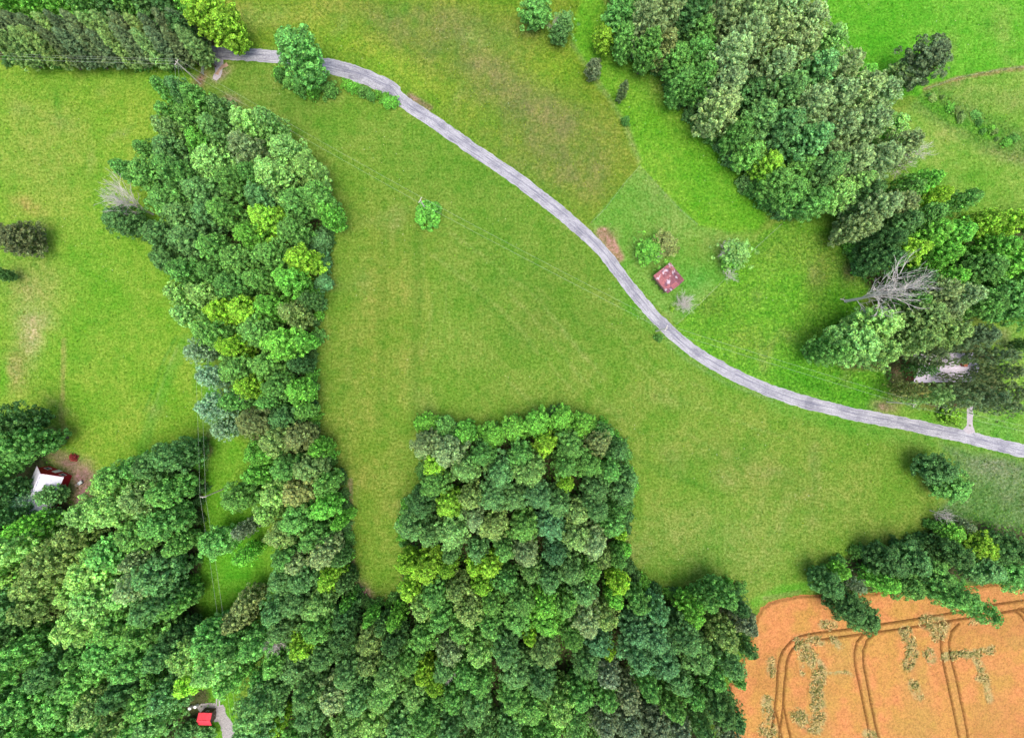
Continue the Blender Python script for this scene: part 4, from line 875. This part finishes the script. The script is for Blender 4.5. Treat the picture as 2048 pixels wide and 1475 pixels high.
bare_tree(1692, 602, 27, 8.6, 'tall bare white dead tree leaning over the wood above the pale-roofed house', 5, fork=.18, n=12, r=.38, up=2.4, wig=.1, fan=True)
bare_tree(306, 428, 15, 6.5, 'bare grey dead tree spreading over the dark tree beside the strip wood', 7, fork=.2, n=13, r=.24, up=2.2, wig=.09, fan=True)
bare_tree(1364, 609, 3.0, 2.3, 'round leafless grey bush on the lawn below the rusty barn', 9, fork=.02, n=54, r=.07, up=.9, name='bare_bush')
bare_tree(1442, 508, 5.5, 2.6, 'crooked grey apple branches showing at the left of the half-bare tree', 12, fork=.2, n=12, r=.13, up=.8)
bare_tree(1452, 552, 4, 2.0, 'small leafless apple tree at the lower lawn edge beside the rough meadow', 13, fork=.15, n=14, r=.09, up=.8)
bare_tree(1300, 512, 5.5, 2.0, 'pale bare limbs poking through the open tree above the rusty barn', 15, fork=.2, n=8, r=.1, up=.7)
bare_tree(520, 789, 13.5, 2.2, 'small grey dead snag among green crowns in the lower strip wood', 17, fork=.55, n=16, r=.16, up=1.0)
bare_tree(300, 1240, 19, 3.6, 'ghostly grey bare tree in the middle of the lower left wood', 19, fork=.5, n=22, r=.22, up=1.2)
bare_tree(590, 1240, 16, 3.4, 'pinkish grey bare tree beside the clearing at the lower wood', 21, fork=.5, n=20, r=.2, up=1.2)
bare_tree(1752, 345, 16, 4.0, 'grey leafless tree standing behind the upper right wood', 23, fork=.3, n=30, r=.2, up=1.0)
bare_tree(905, 1290, 16, 3.0, 'grey bare treetop near the bottom of the lower wood', 25, fork=.5, n=22, r=.2, up=1.2)
bare_tree(1860, 1020, 7, 2.4, 'thin grey bare tree at the upper end of the wheat hedge', 27, fork=.3, n=14, r=.1, up=1.0)
bare_tree(1372, 150, 11, 2.4, 'slim grey dead tree at the inner edge of the upper right wood', 29, fork=.3, n=14, r=.13, up=1.3)
bare_tree(1110, 70, 6, 2.0, 'small grey dead tree beside the thin pair at the top edge', 31, fork=.3, n=14, r=.1, up=1.1)

# ------------------------------------------------------------------ labels for the stands
STAND = {'left strip': 'the left strip wood', 'central wood': 'the central wood', 'lower wood': 'the bottom wood', 'lower left wood': 'the lower-left wood', 'upper right wood': 'the upper-right wood',
         'right wood': 'the right-hand wood', 'house grove': 'the pale-roofed house grove', 'wheat hedge': 'the hedge by the wheat', 'pine belt': 'the top-left pine belt', 'road hedge': 'the hedge along the upper road', 'lone tree foot': 'shade of the lone road tree',
         'left strip edge': "the strip wood's field edge", 'field foot': 'the narrow field foot rim', 'central wood edge': "the central wood's edge", 'upper right wood edge': "the upper-right wood's edge", 'right wood edge': "the right-hand wood's edge",
         'corridor edge': "the power line clearing's edge", 'wheat hedge edge': "the wheat hedge's upper edge", 'east bank': 'the right field bank', 'pine belt foot': "the pine belt's foot"}
NUM = ['first', 'second', 'third', 'fourth', 'fifth', 'sixth', 'seventh', 'eighth', 'ninth', 'tenth', 'eleventh', 'twelfth', 'thirteenth']
CNT = ['', 'one', 'two', 'three', 'four', 'five', 'six', 'seven', 'eight', 'nine', 'ten', 'eleven', 'twelve', 'thirteen']
def label_trees():
    by = {}
    for t in TREES:
        if t['label']:
            tag(t['o'], t['label'], 'bush' if t['kind'] in ('shrub', 'bush') else 'tree'); continue
        by.setdefault(t['stand'], []).append(t)
    for st, ts in by.items():
        xs = sorted(t['px'] for t in ts); ys = sorted(t['py'] for t in ts); nx = 3 if len(ts) > 14 else 1; ny = 4 if len(ts) > 60 else (3 if len(ts) > 14 else 1)
        bk = {}
        for t in ts:
            ix = min(nx - 1, int(nx * (t['px'] - xs[0]) / (xs[-1] - xs[0] + 1e-6))); iy = min(ny - 1, int(ny * (t['py'] - ys[0]) / (ys[-1] - ys[0] + 1e-6)))
            if nx == 1: zone = ''
            else:
                v = ['upper', 'middle', 'lower'][iy] if ny == 3 else ['top', 'upper middle', 'lower middle', 'bottom'][iy]
                hz = ['left', 'centre', 'right'][ix]; zone = v + ' ' + hz
            what = 'shrub' if t['kind'] == 'shrub' else ('pine' if t['kind'] == 'pine' else 'tree')
            bk.setdefault((HUE[t['c']], what, zone), []).append(t)
        for (hue, what, zone), g in bk.items():
            g.sort(key=lambda t: t['px']); n = len(g)
            for i, t in enumerate(g):
                where = (f"the {zone} of {STAND[st]}" if zone else STAND[st])
                if n == 1: base = f"{hue} {what} in {where}"
                elif n == 2: base = f"{'left' if i == 0 else 'right'} of two {hue} {what}s in {where}"
                else:
                    o_ = 'leftmost' if i == 0 else ('rightmost' if i == n - 1 else (NUM[i] if i < 13 else str(i + 1) + 'th'))
                    base = f"{o_} {hue} {what} in {where}" if i in (0, n - 1) else f"{o_} {hue} {what} from left in {where}"
                if len(base.replace('-', ' ').split()) > 16: base = base.replace(' from left', '')
                tag(t['o'], base, 'bush' if what == 'shrub' else 'tree', ('shrubs' if what == 'shrub' else what + 's') + ' in ' + STAND[st])
label_trees()
print('TREES', len(TREES), 'fill', nfill, {k: sum(1 for t in TREES if NAME[t['kind']] == k) for k in set(NAME.values())})

# ------------------------------------------------------------------ buildings
def roof_mat(name, cols, rib=2.2, patch=.35):
    m, nt, b, out = new_mat(name); tc = N(nt, 'ShaderNodeTexCoord').outputs['Object']
    n1 = noise(nt, tc, patch, 4, .55); n2 = noise(nt, tc, 2.5, 6, .7)
    c = ramp(nt, n1, [(p, L4(cc)) for p, cc in cols]); c = mix(nt, 'MULTIPLY', 1, c, ramp(nt, n2, [(.3, (.78, .76, .78)), (.7, (1.15, 1.15, 1.15))]))
    # joints between roof sheets
    sp = N(nt, 'ShaderNodeSeparateXYZ'); nt.links.new(tc, sp.inputs[0])
    wv = mathn(nt, 'SINE', mathn(nt, 'MULTIPLY', sp.outputs[0], rib * 6.28))
    nt.links.new(c, b.inputs['Base Color']); b.inputs['Roughness'].default_value = .55; b.inputs['Metallic'].default_value = .1
    bump(nt, b, wv, .35, .04); return m
def rusty():
    m, nt, b, out = new_mat('rusty_tin'); tc = N(nt, 'ShaderNodeTexCoord').outputs['Object']
    bk = N(nt, 'ShaderNodeTexBrick'); bk.inputs['Scale'].default_value = 1.0; bk.inputs['Brick Width'].default_value = .8; bk.inputs['Row Height'].default_value = 1.3; bk.inputs['Mortar Size'].default_value = .015
    bk.inputs['Color1'].default_value = L4((118, 74, 82)); bk.inputs['Color2'].default_value = L4((160, 98, 98)); bk.inputs['Mortar'].default_value = L4((84, 54, 62)); nt.links.new(tc, bk.inputs['Vector'])
    n1 = noise(nt, tc, .8, 5, .6); n2 = noise(nt, tc, 4, 6, .75); n3 = noise(nt, tc, .5, 3, .5)
    c = mix(nt, 'MULTIPLY', 1, bk.outputs[0], ramp(nt, n2, [(.35, (.72, .68, .7)), (.65, (1.25, 1.25, 1.28))]))
    c = mix(nt, 'MIX', ramp(nt, n1, [(.55, (0, 0, 0)), (.60, (.85, .85, .85))]), c, L4((190, 176, 186)))
    c = mix(nt, 'MIX', ramp(nt, n3, [(.36, (.8, .8, .8)), (.46, (0, 0, 0))]), c, L4((88, 60, 82)))
    nt.links.new(c, b.inputs['Base Color']); b.inputs['Roughness'].default_value = .6
    sp = N(nt, 'ShaderNodeSeparateXYZ'); nt.links.new(tc, sp.inputs[0]); bump(nt, b, mathn(nt, 'SINE', mathn(nt, 'MULTIPLY', sp.outputs[0], 30.0)), .4, .03); return m
M['rust_roof'] = rusty()
M['white_roof'] = roof_mat('white_metal_roof', [(.3, (186, 186, 200)), (.7, (206, 206, 216))], 2)
M['lilac_roof'] = roof_mat('pale_metal_roof', [(.3, (180, 172, 184)), (.7, (200, 192, 204))], 2)
M['red_roof'] = roof_mat('red_metal_roof', [(.3, (196, 52, 64)), (.7, (214, 66, 78))], 2.5)
M['red_wall'] = simple('red_siding', (150, 26, 38), .6, .15, 2); M['old_board'] = simple('old_boards', (92, 78, 66), .9, .35, 3); M['cream'] = simple('cream_siding', (196, 186, 170), .7, .08, 2)
M['brick'] = simple('brown_brick', (140, 84, 64), .9, .25, 8); M['glass'] = simple('window_glass', (50, 60, 70), .15, .1, 2); M['white'] = simple('white_paint', (215, 215, 215), .5, .06, 4); M['dark'] = simple('dark_void', (38, 34, 32), .9, .1, 3); M['bluegrey'] = simple('blue_grey_tin', (130, 140, 152), .5, .1, 3)

def gable(name, label, cat, cpx, cpy, L, Wd, ang, eave, ridge, wall, roof, over=.35, doors=(), windows=(), chimney=False, trim=None, open_side=False):
    x, y, _ = W(cpx, cpy, eave); root = empty(name, (x, y, 0), math.radians(ang)); tag(root, label, cat)
    l, w_ = L / 2 - over, Wd / 2 - over; m = MB()
    rise = (ridge - eave); zr = eave + rise * w_ / (Wd / 2)   # wall gable stays under the roof
    ev = eave + rise * over / (Wd / 2) - .05
    pk = ridge - .08
    T = .16
    def wallquad(a, b, top_a, top_b):
        pass
    # gable ends (pentagons with thickness) and side walls
    for s_ in (-1, 1):
        xo, xi = s_ * l, s_ * (l - T)
        P = [(-w_, 0), (w_, 0), (w_, ev), (0, pk), (-w_, ev)]
        o_ = [(xo, a, b) for a, b in P]; i_ = [(xi, a, b) for a, b in P]; n = len(m.v); m.v += o_ + i_
        m.f.append(tuple(n + k for k in (range(5) if s_ > 0 else reversed(range(5))))); m.f.append(tuple(n + 5 + k for k in (reversed(range(5)) if s_ > 0 else range(5))))
        for k in range(5): m.f.append((n + k, n + (k + 1) % 5, n + 5 + (k + 1) % 5, n + 5 + k))
        m.box((0, s_ * (w_ - T / 2), ev / 2), (2 * (l - T) - .004, T, ev - .002))
    m.build('wall', wall, root)
    r = MB()
    for s_ in (-1, 1):
        q = [(-L / 2, s_ * Wd / 2, eave), (L / 2, s_ * Wd / 2, eave), (L / 2, 0, ridge), (-L / 2, 0, ridge)]
        if s_ > 0: q = [q[1], q[0], q[3], q[2]]
        r.slab(q, .07)
    ro = r.build('roof', roof, root)
    c = MB(); c.box((0, 0, ridge + .09), (L + .02, .28, .05)); c.build('ridge_cap', roof, ro)
    if trim:
        f = MB()
        for e in (-1, 1):
            for s_ in (-1, 1):
                a = Vector((e * (L / 2 + .03), s_ * (Wd / 2), eave - .12)); b = Vector((e * (L / 2 + .03), 0, ridge - .12)); f.slab([a, b, b + Vector((0, 0, .16)), a + Vector((0, 0, .16))], .05)
            f.box((0, e * (Wd / 2 + .03), eave - .06), (L, .05, .16))
        f.build('trim', trim, ro)
    for (sx, sy, u, wd, h, z) in doors:
        d = MB(); dx, dy = (sx * (l + .03), u) if sx else (u, sy * (w_ + .03)); d.box((dx, dy, z + h / 2), (.06 if sx else wd, wd if sx else .06, h)); do = d.build('door', M['old_board'] if wall == M['old_board'] else M['white'], root)
        hb = MB(); hb.box((dx + (sx * .05), dy + (sy * .05), z + h * .48), (.06 if sx else .06, .06, .12)).box((dx + sx * .05, dy + sy * .05, z + h * .48 + .1), (.04, .04, .04)); hb.build('handle', M['steel'], do)
    for (sx, sy, u, wd, h, z) in windows:
        dx, dy = (sx * (l + .02), u) if sx else (u, sy * (w_ + .02)); g = MB(); g.box((dx, dy, z + h / 2), (.04 if sx else wd, wd if sx else .04, h)); go = g.build('window', M['glass'], root)
        f = MB(); ex, ey = dx + sx * .03, dy + sy * .03
        for k in (-1, 1):
            f.box((ex, ey, z + h / 2 + k * h / 2), (.05 if sx else wd + .16, wd + .16 if sx else .05, .08))
            f.box((ex + (0 if sx else k * wd / 2), ey + (k * wd / 2 if sx else 0), z + h / 2), (.045 if sx else .08, .08 if sx else .045, h - .08))
        f.build('frame', M['white'], go)
    if chimney:
        h = MB(); h.box((L * .22, .6, ridge + .1), (.7, .7, 1.5)).box((L * .22, .6, ridge + .9), (.86, .86, .12)); h.build('chimney', M['brick'], ro)
    return root
barn = gable('barn', 'small square barn with a rusty red patched tin roof on the lawn', 'barn', 1337.5, 555.5, 5.6, 5.2, -51.3, 2.7, 5.0, M['old_board'], M['rust_roof'], .4,
      doors=((0, -1, 0, 1.8, 2.1, 0), (-1, 0, .4, 1.2, 1.9, 0)), windows=((1, 0, .6, .7, .7, 1.3),))
sk = MB()
for k, (u, l_) in enumerate(((-2.1, 0), (-.7, 0), (.9, 0), (2.1, 0))): sk.box((u, -2.75, .95), (.14, .14, 2.9)) if abs(u) > 0 else None
sk.box((0, -2.75, 2.35), (4.6, .1, .16)); sk.build('lean_to_post', M['old_board'], barn)
gable('house', 'house with a pale lilac metal roof half hidden under trees at right', 'house', 1886, 735, 14.8, 7.0, 1.0, 2.9, 4.6, M['brick'], M['lilac_roof'], .5,
      doors=((0, -1, 1.5, 1, 2.05, 0), (0, 1, -2, 1, 2.05, 0)), windows=((0, -1, -4, 1.4, 1.1, 1), (0, -1, 4.6, 1.4, 1.1, 1), (-1, 0, 0, 1.2, 1.1, 1), (0, 1, 3, 1.2, 1.1, 1)), chimney=True)
gable('house', 'red-walled house with a white metal roof among trees at lower left', 'house', 84.5, 981.5, 10.4, 7.1, 67, 3.0, 5.6, M['red_wall'], M['white_roof'], .4,
      doors=((1, 0, 0, 1, 2.05, 0),), windows=((1, 0, 2, 1, 1.1, 1), (1, 0, -2, 1, 1.1, 1), (0, -1, 2, 1.2, 1.1, 1), (0, -1, -2.4, 1.2, 1.1, 1), (0, 1, 0, 1.2, 1.1, 1)), trim=M['red_wall'])
gable('shed', 'small shed with a bright red metal roof beside the gravel yard at bottom', 'shed', 410.5, 1436.5, 3.3, 3.0, -2, 2.2, 2.9, M['old_board'], M['red_roof'], .25,
      doors=((1, 0, 0, .9, 1.8, 0),), windows=((0, 1, 0, .6, .5, 1.1),))

def small_things():
    # silage/water tanks by the shed
    for i, (px, py, lab) in enumerate(((384, 1411, 'left of two white barrels above the small red-roofed shed'), (395, 1408, 'right of two white barrels above the small red-roofed shed'))):
        x, y, _ = W(px, py); root = empty('barrel', (x, y, 0)); tag(root, lab, 'barrel', 'white barrels by the red-roofed shed')
        m = MB(); prof = [(0, .36), (.1, .40), (.5, .42), (.9, .40), (1.0, .36)]
        for (z0, r0), (z1, r1) in zip(prof, prof[1:]): m.tube((0, 0, z0), (0, 0, z1), r0, r1, 16)
        m.build('drum', M['white'], root); l_ = MB(); l_.tube((0, 0, 1.0), (0, 0, 1.06), .38, .36, 16).tube((.15, 0, 1.06), (.15, 0, 1.12), .06, .05, 8); l_.build('lid', M['white'], root)
    # field gate by the first pole
    x0, y0, _ = W(410, 128); x1, y1, _ = W(408, 152); L = math.hypot(x1 - x0, y1 - y0); root = empty('field_gate', (x0, y0, 0), math.atan2(y1 - y0, x1 - x0)); tag(root, 'grey metal field gate between the driveway and the first power pole', 'gate')
    f = MB()
    for k in range(6): f.tube((0.1, 0, .25 + k * .19), (L - .1, 0, .25 + k * .19), .03, .03, 6)
    for u in (.1, L / 2, L - .1): f.tube((u, 0, .2), (u, 0, 1.25), .035, .035, 6)
    f.tube((.1, 0, .25), (L / 2, 0, 1.2), .025, .025, 6); f.build('gate_panel', M['steel'], root)
    for u in (0, L):
        p = MB(); p.tube((u, 0, -.2), (u, 0, 1.5), .1, .09, 8).tube((u, 0, 1.5), (u, 0, 1.56), .09, .02, 8); p.build('gate_post', M['post'], root)
    # pale mast in the yard
    x, y, _ = W(115, 900); root = empty('mast', (x, y, 0)); tag(root, 'short pale mast above the red-trimmed house yard', 'pole'); p = MB(); p.tube((0, 0, -.2), (0, 0, 3.7), .13, .10, 10); p.build('shaft', M['white'], root)
    p = MB(); p.box((.12, 0, 1.5), (.18, .3, .45)).tube((.1, 0, 1.7), (.1, 0, 3.5), .025, .025, 6); p.build('meter_box', M['steel'], root)
    # fallen logs
    for (a, b, lab) in (((1536, 417), (1552, 408), 'pale fallen log at the foot of the upper right wood'), ((1680, 598), (1690, 601), 'short broken log left of the tall white dead tree')):
        x0, y0, _ = W(*a); x1, y1, _ = W(*b); m = MB(); m.path([(x0, y0, .12), ((x0 + x1) / 2, (y0 + y1) / 2 + .1, .16), (x1, y1, .12)], .13, .08, 8); m.tube(((x0 + x1) / 2, (y0 + y1) / 2 + .1, .15), ((x0 + x1) / 2 + .3, (y0 + y1) / 2 + .6, .3), .05, .02, 6)
        o = m.build('fallen_log', M['deadwood']); tag(o, lab, 'log')
    # junk by the yard
    x, y, _ = W(164, 964); root = empty('garden_cart', (x, y, 0), .6); tag(root, 'small grey two-wheeled cart on the bare yard by the red-trimmed house', 'cart')
    m = MB(); m.box((0, 0, .45), (1.1, .7, .06))
    for s_ in (-1, 1): m.box((0, s_ * .35, .6), (1.1, .04, .28)); m.box((s_ * .55, 0, .6), (.04, .66, .28))
    m.build('tray', M['steel'], root); h = MB(); h.path([(-.55, .2, .5), (-1.2, .2, .75), (-1.2, -.2, .75), (-.55, -.2, .5)], .02, .02, 6); h.build('handle', M['steel'], root)
    for s_ in (-1, 1): q = MB(); q.tube((0, s_ * .38, .25), (0, s_ * .45, .25), .25, .25, 16); q.build('wheel', M['dark'], root)
small_things()

# ------------------------------------------------------------------ power line
def pole(px, py, h, ang, label, arms=1, guy=False):
    x, y, _ = W(px, py); root = empty('utility_pole', (x, y, 0), ang); tag(root, label, 'power pole', 'wooden power poles across the fields')
    p = MB(); p.tube((0, 0, -.3), (0, 0, h), .17, .11, 10); p.tube((0, 0, h), (0, 0, h + .05), .11, .03, 10); p.build('shaft', M['pole_wood'], root)
    c = MB(); c.box((0, .12, h - .35), (1.5, .1, .12)); c.tube((-.5, .12, h - .35), (0, .05, h - .95), .02, .02, 5).tube((.5, .12, h - .35), (0, .05, h - .95), .02, .02, 5); c.build('crossarm', M['pole_wood'], root)
    for u in (-.65, 0, .65):
        i = MB(); z = h - .29 if u else h + .05; i.tube((u, .12 if u else 0, z), (u, .12 if u else 0, z + .08), .035, .06, 8).tube((u, .12 if u else 0, z + .08), (u, .12 if u else 0, z + .18), .06, .03, 8); i.build('insulator', M['white'], root)
    if guy:
        g = MB()
        for e in guy: g.tube((0, 0, h - 1), e, .018, .018, 4)
        g.build('guy_wire', M['wire'], root)
    ca, sa = math.cos(ang), math.sin(ang); out = []
    for u in (-.65, 0, .65):
        v = .12 if u else 0; out.append(Vector((x + u * ca - v * sa, y + u * sa + v * ca, h - .1 if u else h + .23)))
    return out
PH = 9.3
P1 = pole(401, 168, PH, math.radians(60), 'power pole beside the field gate at upper left', guy=[(-2.5, 1, 0), (2.5, 2.2, 0)])
P2 = pole(854, 424, PH, math.radians(62), 'power pole rising from the round bush in mid field')
P3 = pole(1312, 662, PH, math.radians(66), 'power pole by the small bush on the inside of the road')
P4 = pole(1773, 803, PH, math.radians(74), 'power pole on the grass left of the concrete driveway house')
P5 = pole(450, 976, PH, math.radians(2), 'power pole in the cleared corridor of the lower left wood')
P0 = [Vector((-190, 76 + k, PH)) for k in (-.7, .1, .7)]; P6 = [Vector((-62 + k, -105, PH)) for k in (-.65, 0, .65)]; P7 = [Vector((165, -24 + k, PH)) for k in (-.5, 0, .5)]
def wires(A, B, label, idx=(0, 1, 2), sag=.9, r=.012, rev=False):
    root = None
    for i in idx:
        a, b = A[i], B[2 - i if rev else i]; n = 14; pts = []
        for k in range(n + 1):
            t = k / n; p = a.lerp(b, t); p.z -= sag * 4 * t * (1 - t); pts.append(tuple(p))
        if root is None: root = empty('power_line', tuple(A[idx[0]])); tag(root, label, 'wire', 'power lines between the poles')
        m = MB(); m.path([tuple(Vector(p) - Vector(root.location)) for p in pts], r, r, 4); m.build('wire', M['wire'], root)
wires(P1, P0, 'power wires running left from the gate pole below the pine belt')
wires(P1, P2, 'power wires from the gate pole to the pole in mid field', idx=(0, 2))
wires(P2, P3, 'power wires from the mid field pole to the roadside pole', idx=(0, 2))
wires(P3, P4, 'power wires crossing the road and rough meadow toward the driveway house', idx=(0, 2))
wires(P4, P7, 'power wires passing above the concrete driveway to the right edge', idx=(0, 2))
wires(P1, P5, 'power wires from the gate pole down to the corridor pole', idx=(0, 2), sag=1.5)
wires(P5, P6, 'power wires running down the cleared corridor to the bottom', idx=(0, 2), rev=False)

# ------------------------------------------------------------------ fences
def fence(pts, label, gap=2.8, h=1.15):
    path = []
    for (a, b) in zip(pts, pts[1:]):
        A, B = Vector(W(*a)), Vector(W(*b)); n = max(1, int((B - A).length / gap))
        for k in range(n): path.append(A.lerp(B, k / n))
    path.append(Vector(W(*pts[-1]))); o0 = path[0].copy(); root = empty('wire_fence', tuple(o0)); tag(root, label, 'fence')
    first = None
    for p in path:
        if first is None:
            m = MB(); m.tube((0, 0, -.2), (0, 0, h), .06, .05, 6).tube((0, 0, h), (0, 0, h + .03), .05, .02, 6); first = m.build('fence_post', M['post'], root); o = first
        else: o = first.copy(); col.objects.link(o); o.parent = root
        o.location = p - o0; o.rotation_euler = (rnd.uniform(-.05, .05), rnd.uniform(-.05, .05), 0)
    for z in (.35, .7, 1.05):
        m = MB()
        for a, b in zip(path, path[1:]): m.tube(a - o0 + Vector((0, 0, z)), b - o0 + Vector((0, 0, z)), .005, .005, 3)
        m.build('fence_wire', M['wire'], root)
fence([(1278, 334), (1300, 358), (1330, 392), (1360, 422), (1392, 450)], 'wire fence along the upper right side of the barn lawn')
fence([(1278, 334), (1245, 372), (1210, 418), (1182, 446)], 'faint wire fence along the upper left side of the barn lawn')
fence([(1352, 648), (1395, 610), (1440, 566), (1505, 500), (1560, 450)], 'wire fence between the barn lawn and the rough meadow')
fence([(1850, 180), (1912, 158), (1980, 145), (2060, 134)], 'wire fence dividing the top right pasture from the paler field')
fence([(2003, 825), (2007, 850), (2012, 880)], 'short wire fence beside the right-hand end of the driveway lawn')
fence([(418, 880), (420, 900), (417, 940)], 'short fence at the upper end of the power line corridor')
